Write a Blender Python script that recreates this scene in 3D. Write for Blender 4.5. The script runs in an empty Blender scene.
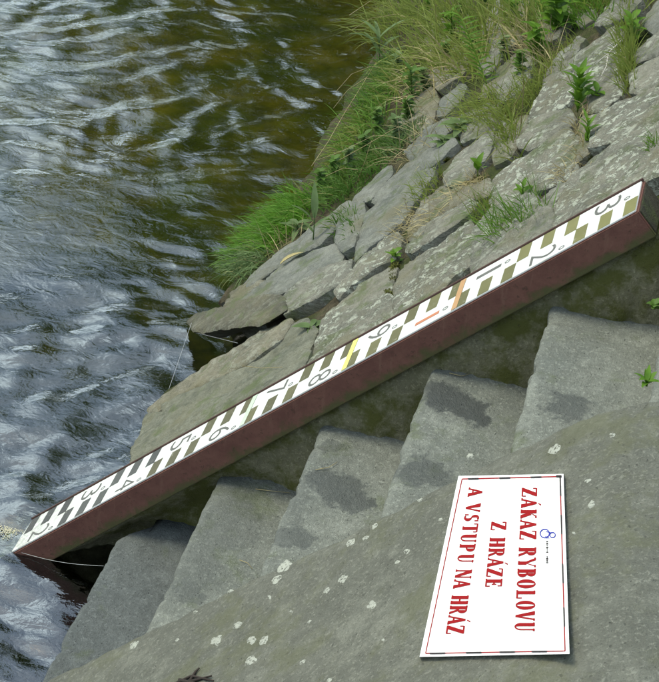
import bpy, bmesh, math, random
import numpy as np
from mathutils import Vector, Matrix, noise
random.seed(7); np.random.seed(7)
scene = bpy.context.scene
COL = scene.collection

# ------------------------------------------------------------------ camera
CAM = np.array([1.548, -3.2335, 3.1714])
ROT = np.array([[0.96994, -0.18755, 0.15505], [0.23273, 0.52888, -0.81616], [0.07107, 0.82772, 0.55663]])
FPX = 1889.0                                     # focal length in photo pixels (photo 659 x 682)
cam_data = bpy.data.cameras.new('camera'); cam = bpy.data.objects.new('camera', cam_data); COL.objects.link(cam)
M = Matrix([list(ROT[0]) + [CAM[0]], list(ROT[1]) + [CAM[1]], list(ROT[2]) + [CAM[2]], [0, 0, 0, 1]])
cam.matrix_world = M
cam_data.sensor_fit = 'HORIZONTAL'; cam_data.sensor_width = 36.0; cam_data.lens = FPX / 659 * 36
cam_data.clip_start = 0.05; cam_data.clip_end = 500
scene.camera = cam

# ------------------------------------------------------------------ sky, sun, exposure
SUN_EL, SUN_AZ = math.radians(60), math.radians(-88)     # azimuth measured from +y towards +x
world = bpy.data.worlds.new('World'); scene.world = world; world.use_nodes = True
wn = world.node_tree.nodes; wl = world.node_tree.links
bg = wn['Background']; sky = wn.new('ShaderNodeTexSky'); sky.sky_type = 'NISHITA'; sky.sun_disc = False
sky.sun_elevation = SUN_EL; sky.sun_rotation = SUN_AZ; sky.dust_density = 3.0; sky.air_density = 1.0; sky.ozone_density = 1.0
# broken bright cloud all round the sky
tc = wn.new('ShaderNodeTexCoord'); cmap = wn.new('ShaderNodeMapping'); cmap.inputs['Location'].default_value = (0.6, 0.9, 8.5); cmap.inputs['Scale'].default_value = (1, 1, 1.6)
cno = wn.new('ShaderNodeTexNoise'); cno.inputs['Scale'].default_value = 2.6; cno.inputs['Detail'].default_value = 6; cno.inputs['Roughness'].default_value = .55
crm = wn.new('ShaderNodeMapRange'); crm.interpolation_type = 'SMOOTHSTEP'; crm.inputs[1].default_value = .47; crm.inputs[2].default_value = .66; crm.inputs[3].default_value = .06; crm.inputs[4].default_value = .90
cmx = wn.new('ShaderNodeMix'); cmx.data_type = 'RGBA'; cmx.inputs[7].default_value = (11.8, 13.4, 15.6, 1)
wl.new(tc.outputs['Generated'], cmap.inputs[0]); wl.new(cmap.outputs[0], cno.inputs['Vector']); wl.new(cno.outputs[0], crm.inputs[0])
wl.new(crm.outputs[0], cmx.inputs[0]); wl.new(sky.outputs[0], cmx.inputs[6]); wl.new(cmx.outputs[2], bg.inputs[0]); bg.inputs[1].default_value = 0.15
sun_data = bpy.data.lights.new('sun', 'SUN'); sun_data.energy = 1.5; sun_data.angle = math.radians(16); sun_data.color = (1, .90, .72)
sun = bpy.data.objects.new('sun', sun_data); COL.objects.link(sun)
sd = Vector((math.sin(SUN_AZ) * math.cos(SUN_EL), math.cos(SUN_AZ) * math.cos(SUN_EL), math.sin(SUN_EL)))
sun.rotation_euler = sd.to_track_quat('Z', 'Y').to_euler(); sun.location = sd * 30
scene.view_settings.view_transform = 'Standard'; scene.view_settings.look = 'None'
scene.view_settings.gamma = 1; scene.view_settings.use_curve_mapping = False
scene.view_settings.exposure = 0.52
scene.view_settings.use_white_balance = True; scene.view_settings.white_balance_temperature = 6680; scene.view_settings.white_balance_tint = -1
scene.render.engine = 'CYCLES'
scene.cycles.caustics_reflective = False; scene.cycles.caustics_refractive = False
scene.cycles.transparent_max_bounces = 8; scene.cycles.max_bounces = 5; scene.cycles.diffuse_bounces = 3; scene.cycles.glossy_bounces = 3

# ------------------------------------------------------------------ frame of the place
# x: away from the river, y: along the river, z: up. The bank, the beam and the cheek wall share one slope.
KX = 0.1077                                      # metres in x per decimetre of rise
UL = math.hypot(KX, .1)                          # slope length of one decimetre on the gauge
ES = np.array([KX, 0, .1]) / UL; EN = np.array([-.1, 0, KX]) / UL; EY = np.array([0, 1., 0])
GW = 0.123                                       # gauge plate width
BEAM_H = 0.068
WATER_Z = 0.196
BANK_OFF = -0.060                                # stone tops lie this far below the plate
PAR_Z = 0.0177; PAR_OFF = PAR_Z * EN[2]
PAR_Y = -0.70
CREST_X = 1.568
def ray(u, v): return ROT @ np.array([(u - 330) / FPX, -(v - 341) / FPX, -1.])
def hit(u, v, n, d0):
    d = ray(u, v); return CAM + (d0 - n @ CAM) / (n @ d) * d
def on_slope(u, v, off): return hit(u, v, EN, off)
def on_level(u, v, z): return hit(u, v, np.array([0, 0, 1.]), z)
def sy(u, v, off):                               # slope coordinates of a point on the slope plane
    p = on_slope(u, v, off); return np.array([p @ ES, p[1]])
def slope_pt(s, y, off): return ES * s + EY * y + EN * off

WLOC = {}
def link(o, parent=None):
    COL.objects.link(o)
    if parent is not None: o.parent = parent
    return o
def mesh_obj(name, verts, faces, m, parent=None, loc=None, smooth=False):
    loc = np.zeros(3) if loc is None else np.asarray(loc, float)
    me = bpy.data.meshes.new(name)
    me.from_pydata([tuple(np.asarray(v, float) - loc) for v in verts], [], [tuple(f) for f in faces])
    if smooth: me.polygons.foreach_set('use_smooth', [True] * len(me.polygons))
    me.materials.append(m); me.update()
    o = bpy.data.objects.new(name, me); link(o, parent)
    o.location = Vector(loc) - (Vector(WLOC.get(parent.name, (0, 0, 0))) if parent is not None else Vector((0, 0, 0)))
    WLOC[o.name] = tuple(loc)
    return o
def empty(name, loc):
    o = bpy.data.objects.new(name, None); o.empty_display_size = .05; o.location = loc; link(o); WLOC[o.name] = tuple(loc); return o
def tag(o, label=None, cat=None, group=None, kind=None):
    if label: o['label'] = label
    if cat: o['category'] = cat
    if group: o['group'] = group
    if kind: o['kind'] = kind
    return o
def fbm(x, y, z=0., o=4): return noise.fractal(Vector((x, y, z)), .7, 2.1, o)
def tube_geo(pts, r, seg=6, r2=None):
    pts = [np.asarray(p, float) for p in pts]; V = []; F = []
    for i, p in enumerate(pts):
        a = pts[max(i - 1, 0)]; b = pts[min(i + 1, len(pts) - 1)]; t = (b - a) / (np.linalg.norm(b - a) + 1e-9)
        h = np.array([0, 0, 1.]) if abs(t[2]) < .9 else np.array([1., 0, 0])
        u = np.cross(t, h); u /= np.linalg.norm(u); w = np.cross(t, u)
        rr = r if r2 is None else r + (r2 - r) * i / (len(pts) - 1)
        for k in range(seg):
            a_ = 2 * math.pi * k / seg; V.append(p + rr * (math.cos(a_) * u + math.sin(a_) * w))
    for i in range(len(pts) - 1):
        for k in range(seg):
            F.append((i * seg + k, i * seg + (k + 1) % seg, (i + 1) * seg + (k + 1) % seg, (i + 1) * seg + k))
    F.append(tuple(range(seg))[::-1]); F.append(tuple(range((len(pts) - 1) * seg, len(pts) * seg)))
    return V, F

# ------------------------------------------------------------------ materials
class NT:
    def __init__(s, name):
        s.m = bpy.data.materials.new(name); s.m.use_nodes = True; s.t = s.m.node_tree; s.n = s.t.nodes; s.b = s.n['Principled BSDF']; s.out = s.n['Material Output']
        g = s.n.new('ShaderNodeNewGeometry'); s.pos = g.outputs['Position']; s.geo = g
    def put(s, i, v):
        if isinstance(v, bpy.types.NodeSocket): s.t.links.new(v, i)
        elif isinstance(v, (tuple, list)) and i.type == 'RGBA' and len(v) == 3: i.default_value = (*v, 1)
        else: i.default_value = v
    def node(s, kind, out=0, **kw):
        nd = s.n.new(kind)
        for k, v in kw.items():
            if k.startswith('_'): setattr(nd, k[1:], v)
            else: s.put(nd.inputs[int(k[1:])] if k[0] == 'i' and k[1:].isdigit() else nd.inputs[k], v)
        return nd.outputs[out]
    def noise(s, scale, detail=4, rough=.6, vec=None, dist=0): return s.node('ShaderNodeTexNoise', Vector=vec or s.pos, Scale=scale, Detail=float(detail), Roughness=rough, Distortion=float(dist))
    def voro(s, scale, vec=None, out=0, feature='F1'): return s.node('ShaderNodeTexVoronoi', out, _feature=feature, Vector=vec or s.pos, Scale=scale)
    def ramp(s, v, lo, hi, a=0., b=1.): return s.node('ShaderNodeMapRange', 0, _interpolation_type='SMOOTHSTEP', i0=v, i1=lo, i2=hi, i3=a, i4=b)
    def mix(s, f, a, b, mode='MIX'):
        nd = s.n.new('ShaderNodeMix'); nd.data_type = 'RGBA'; nd.blend_type = mode
        s.put(nd.inputs[0], f); s.put(nd.inputs[6], a); s.put(nd.inputs[7], b); return nd.outputs[2]
    def math(s, op, a, b=0.): return s.node('ShaderNodeMath', 0, _operation=op, i0=a, i1=b)
    def scaled(s, sx, sy_, sz): return s.node('ShaderNodeMapping', 0, Vector=s.pos, Scale=(sx, sy_, sz))
    def bump(s, h, strength=.5, dist=.01, normal=None):
        nd = s.n.new('ShaderNodeBump'); s.put(nd.inputs['Height'], h); nd.inputs['Strength'].default_value = strength; nd.inputs['Distance'].default_value = dist
        if normal: s.t.links.new(normal, nd.inputs['Normal'])
        return nd.outputs[0]
    def done(s, col, rough, nrm=None, spec=.35):
        s.put(s.b.inputs['Base Color'], col); s.put(s.b.inputs['Roughness'], rough); s.b.inputs['Specular IOR Level'].default_value = spec
        if nrm: s.put(s.b.inputs['Normal'], nrm)
        return s.m

def mat_stone():
    t = NT('bank_stone')
    oi = t.n.new('ShaderNodeObjectInfo'); rnd = oi.outputs['Random']; oc = oi.outputs['Color']; lich_amt = oi.outputs['Alpha']
    off = t.node('ShaderNodeVectorMath', 0, _operation='ADD', i0=t.pos, i1=t.node('ShaderNodeCombineXYZ', 0, X=t.math('MULTIPLY', rnd, 7.), Y=t.math('MULTIPLY', rnd, 3.)))
    st = t.node('ShaderNodeMapping', 0, Vector=off, Rotation=(0, math.radians(43), 0), Scale=(.35, 1, 1))   # grain runs up the slope
    n1 = t.noise(9, 6, .65, off); n2 = t.noise(60, 4, .7, st); n3 = t.noise(260, 3, .7, off)
    c = t.mix(t.ramp(n1, .3, .7), (.085, .092, .082), (.19, .19, .165))
    c = t.mix(t.ramp(n2, .35, .75, 0, .7), c, (.25, .25, .235))
    c = t.mix(t.ramp(n3, .3, .55, .55, 0.), c, (.07, .07, .066))
    c = t.mix(1., c, oc, 'MULTIPLY')
    nl = t.noise(48, 6, .8, t.node('ShaderNodeMapping', 0, Vector=off, Rotation=(0, math.radians(43), 0), Scale=(.6, 1, 1)), .2); lv = t.math('ADD', t.ramp(nl, .495, .555), 0.)
    lv = t.math('MULTIPLY', lv, t.ramp(t.noise(5, 3, .6, off), .34, .6)); lv = t.math('MULTIPLY', lv, lich_amt)
    c = t.mix(t.math('MULTIPLY', lv, .92), c, (.40, .42, .35))
    br = t.math('MULTIPLY', t.ramp(t.noise(6.5, 4, .6, off), .50, .72), .65); c = t.mix(br, c, (.14, .13, .075))
    gr = t.math('MULTIPLY', t.ramp(t.noise(11, 5, .7, t.pos), .50, .66), .65); c = t.mix(gr, c, (.085, .11, .04))
    h = t.math('ADD', t.math('MULTIPLY', n2, .6), t.math('ADD', t.math('MULTIPLY', n3, .22), t.math('MULTIPLY', lv, .12)))
    return t.done(c, t.ramp(n2, .3, .7, .75, .95), t.bump(h, .9, .012), .25)

def mat_earth():
    t = NT('joint_earth_and_moss')
    n = t.noise(22, 6, .7); n2 = t.noise(5, 4, .6); n3 = t.noise(160, 3, .7)
    c = t.mix(t.ramp(n, .3, .7), (.05, .042, .028), (.15, .125, .08))
    c = t.mix(t.ramp(n2, .42, .58, 0, .85), c, (.06, .085, .022))
    c = t.mix(t.ramp(n3, .35, .65, .6, 0), c, (.03, .028, .018))
    return t.done(c, .95, t.bump(t.math('ADD', n, t.math('MULTIPLY', n3, .4)), 1, .02), .15)

def mat_concrete(name, base, dark, moss, moss_lo, grain, stains=None, mosscol=(.075, .095, .03)):
    t = NT(name)
    n1 = t.noise(4, 5, .65); n2 = t.noise(38, 5, .7); n3 = t.noise(330, 2, .7); n4 = t.noise(130, 3, .75)
    c = t.mix(t.ramp(n1, .3, .7), base, dark)
    c = t.mix(t.ramp(n2, .35, .7, 0, .6), c, tuple(x * .58 for x in base)); n6 = t.noise(11, 6, .75); c = t.mix(t.ramp(n6, .50, .66, 0, .5), c, tuple(x * 1.35 for x in base))
    c = t.mix(t.ramp(n4, .52, .68, 0, grain), c, tuple(min(1, x * 1.75) for x in base))
    c = t.mix(t.ramp(n3, .30, .50, grain, 0), c, tuple(x * .35 for x in base))
    mv = t.math('MULTIPLY', t.ramp(t.noise(7, 6, .7), moss_lo, moss_lo + .16), moss); c = t.mix(mv, c, mosscol)
    pits = t.ramp(t.voro(70, t.node('ShaderNodeVectorMath', 0, _operation='ADD', i0=t.pos, i1=t.node('ShaderNodeVectorMath', 0, _operation='SCALE', i0=t.node('ShaderNodeTexNoise', 1, Vector=t.pos, Scale=60.), Scale=.02))), .05, .16, 1, 0)
    c = t.mix(t.math('MULTIPLY', pits, .35), c, tuple(x * .4 for x in base))
    rough = t.ramp(n2, .3, .7, .8, .95)
    if stains:
        w = t.node('ShaderNodeVectorMath', 0, _operation='SCALE', i0=t.node('ShaderNodeVectorMath', 0, _operation='SUBTRACT', i0=t.node('ShaderNodeTexNoise', 1, Vector=t.pos, Scale=24., Detail=7., Roughness=.65), i1=(.5, .5, .5)), Scale=.12)
        p = t.node('ShaderNodeVectorMath', 0, _operation='ADD', i0=t.pos, i1=w); tot = None
        for (cx, cy, rx, ry, a, amt) in stains:
            v = t.node('ShaderNodeVectorMath', 0, _operation='SUBTRACT', i0=p, i1=(cx, cy, 0))
            v = t.node('ShaderNodeVectorRotate', 0, _rotation_type='Z_AXIS', Vector=v, Angle=-a)
            v = t.node('ShaderNodeVectorMath', 0, _operation='MULTIPLY', i0=v, i1=(1 / rx, 1 / ry, 0))
            d = t.node('ShaderNodeVectorMath', 1, _operation='LENGTH', i0=v); f = t.ramp(d, .70, 1.02, amt, 0)
            tot = f if tot is None else t.math('MAXIMUM', tot, f)
        c = t.mix(tot, c, t.mix(n2, (.028, .032, .033), (.058, .064, .064)))
        rough = t.math('SUBTRACT', rough, t.math('MULTIPLY', tot, .45))
    h = t.math('ADD', t.math('MULTIPLY', n2, .5), t.math('ADD', t.math('MULTIPLY', n4, .35), t.math('ADD', t.math('MULTIPLY', n3, .25), t.math('MULTIPLY', pits, -.3))))
    return t.done(c, rough, t.bump(h, .85, .008), .3)

def mat_paint(name, col, rough=.5, wear=None, amt=.5, scale=60):
    t = NT(name); n = t.noise(scale, 5, .7); n2 = t.noise(14, 4, .6)
    c = t.mix(t.ramp(n2, .3, .7, 0, .35), col, tuple(x * .7 for x in col))
    if wear: c = t.mix(t.ramp(n, .60, .72, 0, amt), c, wear)
    return t.done(c, t.ramp(n, .3, .7, rough, min(1, rough + .2)), t.bump(n, .25, .002), .4)

def mat_beam():
    t = NT('red_oxide_paint'); n = t.noise(18, 6, .7); n2 = t.noise(90, 4, .7); n3 = t.noise(5, 3, .6)
    c = t.mix(t.ramp(n, .3, .7), (.122, .050, .040), (.172, .078, .058))
    c = t.mix(t.ramp(n2, .56, .70, 0, .7), c, (.06, .032, .022))
    sg = t.noise(16, 4, .7, t.node('ShaderNodeMapping', 0, Vector=t.pos, Scale=(3., 1., .5))); c = t.mix(t.ramp(sg, .52, .68, 0, .55), c, (.20, .105, .075))
    # algae grow along the lower edge of the flange
    sep = t.node('ShaderNodeVectorMath', 1, _operation='DOT_PRODUCT', i0=t.pos, i1=tuple(EN))
    edge = t.math('ADD', sep, t.math('MULTIPLY', t.math('SUBTRACT', n, .5), .10))
    c = t.mix(t.ramp(edge, -.070, -.040, .9, 0), c, (.075, .08, .028))
    return t.done(c, .6, t.bump(n2, .3, .003), .35)

def mat_plate():
    t = NT('white_enamel'); n = t.noise(11, 5, .7); n2 = t.noise(70, 4, .7)
    c = t.mix(t.ramp(n, .42, .72, 0, .4), (.70, .71, .69), (.46, .47, .40)); n5 = t.noise(30, 5, .8); c = t.mix(t.ramp(n5, .55, .68, 0, .35), c, (.48, .46, .36))
    c = t.mix(t.ramp(n2, .63, .74, 0, .35), c, (.35, .33, .26))
    # silt from the water darkens the foot of the plate
    z = t.node('ShaderNodeSeparateXYZ', 2, Vector=t.pos)
    c = t.mix(t.math('MULTIPLY', t.ramp(t.math('ADD', z, t.math('MULTIPLY', n, .1)), .24, .44, .8, 0), t.ramp(n2, .35, .6)), c, (.36, .37, .33))
    return t.done(c, .45, None, .4)

def mat_tint(name, rough=.6, wear=(.5, .5, .46), amt=.4):
    t = NT(name); oi = t.n.new('ShaderNodeObjectInfo'); n = t.noise(45, 5, .75); n2 = t.noise(12, 3, .6)
    c = t.mix(t.ramp(n2, .3, .7, 0, .4), oi.outputs['Color'], t.mix(1., oi.outputs['Color'], (.6, .6, .6), 'MULTIPLY'))
    c = t.mix(t.ramp(n, .58, .70, 0, amt), c, wear)
    return t.done(c, rough, None, .3)

def mat_leaf(name, a, b, tr=.35, rough=.55):
    t = NT(name); n = t.noise(30, 3, .6); n2 = t.noise(3.5, 3, .6)
    rn = t.geo.outputs['Random Per Island']
    c = t.mix(t.ramp(n2, .3, .7), a, b); c = t.mix(t.math('MULTIPLY', rn, .55), c, tuple(x * .45 for x in a))
    c = t.mix(t.ramp(rn, .86, .96, 0, .6), c, (.32, .27, .10))
    c = t.mix(t.ramp(n, .35, .7, 0, .3), c, tuple(min(1, x * 1.5) for x in b))
    t.done(c, rough, None, .3)
    tl = t.n.new('ShaderNodeBsdfTranslucent'); t.put(tl.inputs[0], c)
    mx = t.n.new('ShaderNodeMixShader'); mx.inputs[0].default_value = tr
    t.t.links.new(t.b.outputs[0], mx.inputs[1]); t.t.links.new(tl.outputs[0], mx.inputs[2]); t.t.links.new(mx.outputs[0], t.out.inputs[0])
    return t.m

def mat_water():
    t = NT('river_water')
    st = t.node('ShaderNodeMapping', 0, Vector=t.pos, Scale=(1., 1.5, 1))
    f1 = t.noise(14, 3, .55, st, .6); f2 = t.noise(42, 3, .6, st, .8)
    patch = t.ramp(t.noise(2.6, 2, .5), .42, .62)
    h = t.math('ADD', t.math('MULTIPLY', f1, 1.), t.math('MULTIPLY', t.math('MULTIPLY', f2, patch), .3))
    nrm = t.bump(h, .2, .012)
    fr = t.node('ShaderNodeFresnel', 0, IOR=2.5, Normal=nrm)
    gl = t.n.new('ShaderNodeBsdfGlossy'); gl.inputs['Roughness'].default_value = .015; t.put(gl.inputs['Normal'], nrm); t.put(gl.inputs['Color'], (1, 1, 1))
    tr = t.n.new('ShaderNodeBsdfTransparent'); t.put(tr.inputs[0], (.78, .84, .56))
    mx = t.n.new('ShaderNodeMixShader'); t.put(mx.inputs[0], fr)
    t.t.links.new(tr.outputs[0], mx.inputs[1]); t.t.links.new(gl.outputs[0], mx.inputs[2]); t.t.links.new(mx.outputs[0], t.out.inputs[0])
    t.n.remove(t.b); return t.m

def mat_bed():
    t = NT('river_bed_silt'); n = t.noise(2.2, 5, .6); n2 = t.noise(9, 5, .7)
    c = t.mix(t.ramp(n, .35, .65), (.24, .27, .04), (.52, .40, .06)); c = t.mix(t.ramp(n2, .4, .7, 0, .6), c, (.08, .085, .025))
    yv_ = t.node('ShaderNodeSeparateXYZ', 1, Vector=t.pos); c = t.mix(t.ramp(t.math('ADD', yv_, t.math('MULTIPLY', n, 2.)), 2.6, 3.6, .92, 0), c, (.03, .05, .05))   # dark silt in the pool, yellow gravel upstream
    return t.done(c, .9)
def mat_grass_ground():
    t = NT('grassy_ground'); n = t.noise(12, 6, .7); n2 = t.noise(1.2, 4, .6)
    c = t.mix(n, (.03, .05, .012), (.10, .13, .035)); c = t.mix(t.ramp(n2, .45, .65, 0, .6), c, (.14, .11, .06))
    return t.done(c, .95, t.bump(n, 1, .03))
def mat_plain(name, col, rough=.7): t = NT(name); n = t.noise(80, 4, .6); return t.done(t.mix(n, tuple(x * .75 for x in col), col), rough)

STONE = mat_stone(); EARTH = mat_earth(); BEAM = mat_beam(); LIPM = mat_paint('rusty_edge', (.075, .04, .032), .7); PLATE = mat_plate(); WATER = mat_water(); BED = mat_bed(); GROUND = mat_grass_ground()
MARK = mat_tint('gauge_mark_paint', .6, (.45, .44, .38), .35); NUM = mat_tint('gauge_numeral_paint', .6, (.6, .6, .58), .3)
SIGNW = mat_paint('sign_white', (.86, .86, .86), .5); SIGNR = mat_plain('sign_red', (.30, .003, .006), 1.); SIGNK = mat_plain('sign_black', (.02, .01, .01)); SIGNB = mat_plain('sign_blue', (.02, .03, .36))
LICHEN = mat_paint('pale_lichen', (.36, .37, .32), .95, (.15, .15, .115), .9, 120)
def crusty(m):                                   # broken crust: the concrete shows between the scales
    nt = m.node_tree; g = nt.nodes.new('ShaderNodeNewGeometry'); n = nt.nodes.new('ShaderNodeTexNoise'); n.inputs['Scale'].default_value = 170; n.inputs['Detail'].default_value = 5; n.inputs['Roughness'].default_value = .75
    r = nt.nodes.new('ShaderNodeMapRange'); r.inputs[1].default_value = .40; r.inputs[2].default_value = .47
    tr = nt.nodes.new('ShaderNodeBsdfTransparent'); mx = nt.nodes.new('ShaderNodeMixShader')
    nt.links.new(g.outputs['Position'], n.inputs['Vector']); nt.links.new(n.outputs[0], r.inputs[0]); nt.links.new(r.outputs[0], mx.inputs[0]); nt.links.new(tr.outputs[0], mx.inputs[1])
    nt.links.new(nt.nodes['Principled BSDF'].outputs[0], mx.inputs[2]); nt.links.new(mx.outputs[0], nt.nodes['Material Output'].inputs[0])
crusty(LICHEN)
STRAW = mat_leaf('dry_straw', (.38, .31, .15), (.48, .41, .22), .2)
GRASS = mat_leaf('fresh_grass', (.11, .22, .025), (.17, .31, .045), .45)
GRASSB = mat_leaf('bright_grass', (.12, .27, .03), (.20, .38, .05), .5)
GRASS2 = mat_leaf('olive_grass', (.19, .25, .045), (.28, .33, .08), .45)
LEAF = mat_leaf('weed_leaf', (.09, .18, .03), (.14, .25, .05), .4)
LEAFB = mat_leaf('bright_leaf', (.12, .25, .02), (.17, .31, .035), .45)
LEAFP = mat_leaf('pale_leaf', (.13, .20, .07), (.19, .27, .11), .35)
MOSS = mat_leaf('moss', (.07, .085, .014), (.12, .13, .025), .2)
TREELEAF = mat_leaf('tree_leaf', (.045, .085, .016), (.075, .12, .028), .35)
BARK = mat_plain('bark', (.09, .075, .055), .9); TWIG = mat_plain('bleached_twig', (.50, .47, .42), .8); DARKTWIG = mat_plain('dark_twig', (.04, .03, .025), .9)
LINE = mat_plain('nylon_line', (.55, .57, .57), .3); DRYLEAF = mat_plain('dry_leaf', (.42, .36, .17), .7)
ENDCAP = mat_concrete('gauge_end_fill', (.06, .052, .036), (.035, .034, .022), .6, .5, .3)

# ------------------------------------------------------------------ water, bed, ground
def waves(X, Y):
    rng = np.random.RandomState(3); Z = np.zeros_like(X)
    wx = X + .10 * np.sin(2.1 * Y + 1.3 * X) + .05 * np.sin(5.3 * X - 3.1 * Y + 1); wy = Y + .12 * np.sin(1.7 * X + .8 * Y + 2) + .05 * np.sin(4.1 * Y + 4.7 * X)
    for i in range(80):
        lam = .065 * (10 ** rng.uniform(0, 1.0)); a = math.radians(rng.normal(68, 48)); ph = rng.uniform(0, 6.28)
        amp = .0047 * lam ** .9 / (1 + (lam / .35) ** 2)
        q = 2 * math.pi / lam
        env = .55 + .45 * np.sin(rng.uniform(1, 2.6) * X + rng.uniform(-2.2, 2.2) * Y + rng.uniform(0, 6.28))
        Z += amp * env * np.sin(q * (wx * math.cos(a) + wy * math.sin(a)) + ph)
    cp = on_level(70, 225, WATER_Z)
    calm = 1 - .85 * np.exp(-(((X - cp[0]) / .38) ** 2 + ((Y - cp[1]) / .42) ** 2) ** 2)
    fade = np.clip(1.2 - np.hypot(np.maximum(0, np.abs(X + .5) - 1.2), np.maximum(0, np.abs(Y - 1.6) - 3)) / 3, 0, 1)
    return Z * calm * fade
def axis(lo, a, b, hi, step, nco):
    left = a - (a - lo) * (np.linspace(1, 0, nco, endpoint=False) ** 2.5); right = b + (hi - b) * (np.linspace(0, 1, nco + 1)[1:] ** 2.5)
    return np.concatenate([left, np.arange(a, b, step), [b], right])
def grid_obj(name, xs, ys, zf, m, smooth=True, parent=None):
    X, Y = np.meshgrid(xs, ys); P = zf(X, Y); nx = len(xs); ny = len(ys)
    idx = np.arange(nx * ny).reshape(ny, nx)
    Fq = np.stack([idx[:-1, :-1], idx[:-1, 1:], idx[1:, 1:], idx[1:, :-1]], -1).reshape(-1, 4)
    me = bpy.data.meshes.new(name); me.vertices.add(nx * ny); me.vertices.foreach_set('co', P.reshape(-1).astype(np.float32))
    me.loops.add(Fq.size); me.loops.foreach_set('vertex_index', Fq.reshape(-1).astype(np.int32))
    me.polygons.add(len(Fq)); me.polygons.foreach_set('loop_start', np.arange(0, Fq.size, 4, dtype=np.int32)); me.polygons.foreach_set('loop_total', np.full(len(Fq), 4, np.int32))
    me.polygons.foreach_set('use_smooth', np.ones(len(Fq), bool)) if smooth else None
    me.materials.append(m); me.update(calc_edges=True); me.validate()
    o = bpy.data.objects.new(name, me); link(o, parent); return o
xs = axis(-45, -1.7, .62, .9, .011, 22); ys = axis(-40, -1.1, 4.6, 70, .013, 22)
tag(grid_obj('water', xs, ys, lambda X, Y: np.stack([X, Y, WATER_Z + waves(X, Y)], -1), WATER), kind='structure')
bx = np.linspace(-45, 1.2, 60); by = np.linspace(-40, 70, 60)
tag(grid_obj('river_bed', bx, by, lambda X, Y: np.stack([X, Y, -.42 + .06 * np.sin(X * 1.3) * np.cos(Y * .9) + 0 * X], -1), BED), kind='structure')
TOP_Z = CREST_X / KX * .1 + PAR_Z
S_CREST = (CREST_X + .06) / KX * UL
tag(mesh_obj('bank_top', [(S_CREST * ES[0] + .03, -40, TOP_Z - .02), (60, -40, TOP_Z - .02), (60, 70, TOP_Z - .02), (S_CREST * ES[0] + .03, 70, TOP_Z - .02),
     (S_CREST * ES[0] + .03, -40, TOP_Z - .5), (S_CREST * ES[0] + .03, 70, TOP_Z - .5)], [(0, 1, 2, 3), (0, 3, 5, 4)], GROUND), kind='structure')

# ------------------------------------------------------------------ stone-paved bank
def inside(P, poly):
    x, y = P[..., 0], P[..., 1]; r = np.zeros(x.shape, bool); n = len(poly)
    for i in range(n):
        x1, y1 = poly[i]; x2, y2 = poly[(i + 1) % n]
        if y1 == y2: continue
        r ^= ((y1 > y) != (y2 > y)) & (x < (x2 - x1) * (y - y1) / (y2 - y1) + x1)
    return r
def edge_dist(P, poly):
    d = np.full(P.shape[:-1], 1e9); n = len(poly)
    for i in range(n):
        a = np.asarray(poly[i]); b = np.asarray(poly[(i + 1) % n]); ab = b - a
        t = np.clip(((P - a) @ ab) / (ab @ ab + 1e-12), 0, 1); d = np.minimum(d, np.linalg.norm(P - a - t[..., None] * ab, axis=-1))
    return d
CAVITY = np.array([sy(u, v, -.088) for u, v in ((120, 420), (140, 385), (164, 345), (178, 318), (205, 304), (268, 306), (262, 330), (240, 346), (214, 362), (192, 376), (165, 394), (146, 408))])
def bank_off(S, Y):
    P = np.stack([S, Y], -1); off = -.090 + .007 * np.sin(9 * S + 2 * Y) * np.sin(7 * Y) + .006 * np.sin(31 * S) * np.sin(27 * Y + 2 * S)
    toe = .44 + .11 * np.clip((Y - 1.45) / .35, 0, 1) - .08 * np.clip((Y - 2.9) / .4, 0, 1) + .02 * np.sin(5 * Y) + .012 * np.sin(17 * Y); off = off - np.clip(toe - S, 0, 1) * 1.3
    ins = inside(P, CAVITY); dd = edge_dist(P, CAVITY)
    return np.where(ins, off - .17 * np.clip(dd / .02 + .5, 0, 1), off)
ss = np.concatenate([np.linspace(-.9, .2, 16, endpoint=False), np.arange(.2, S_CREST, .016), [S_CREST]]); yy = np.concatenate([np.arange(.135, 4.6, .02), np.linspace(4.7, 70, 50)])
def bank_pts(S, Y):
    off = bank_off(S, Y); return S[..., None] * ES + Y[..., None] * EY + off[..., None] * EN
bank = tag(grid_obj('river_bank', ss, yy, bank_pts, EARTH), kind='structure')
bank.data.materials.append(mat_plain('hole_shade_black', (.018, .019, .013), .5))           # shade of the hole under the overhanging stone, put into the lining's colour
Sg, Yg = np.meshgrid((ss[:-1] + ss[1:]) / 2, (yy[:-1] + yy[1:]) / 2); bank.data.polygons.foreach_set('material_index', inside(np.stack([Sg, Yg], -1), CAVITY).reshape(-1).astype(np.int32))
nb = tag(grid_obj('near_bank', np.linspace(-.9, S_CREST, 40), np.concatenate([np.linspace(-40, -5, 20), np.linspace(-4.9, -1.86, 40)]),
        lambda S, Y: S[..., None] * ES + Y[..., None] * EY + (-.03 + .03 * np.sin(7 * S) * np.sin(5 * Y))[..., None] * EN, GROUND), kind='structure')

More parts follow.
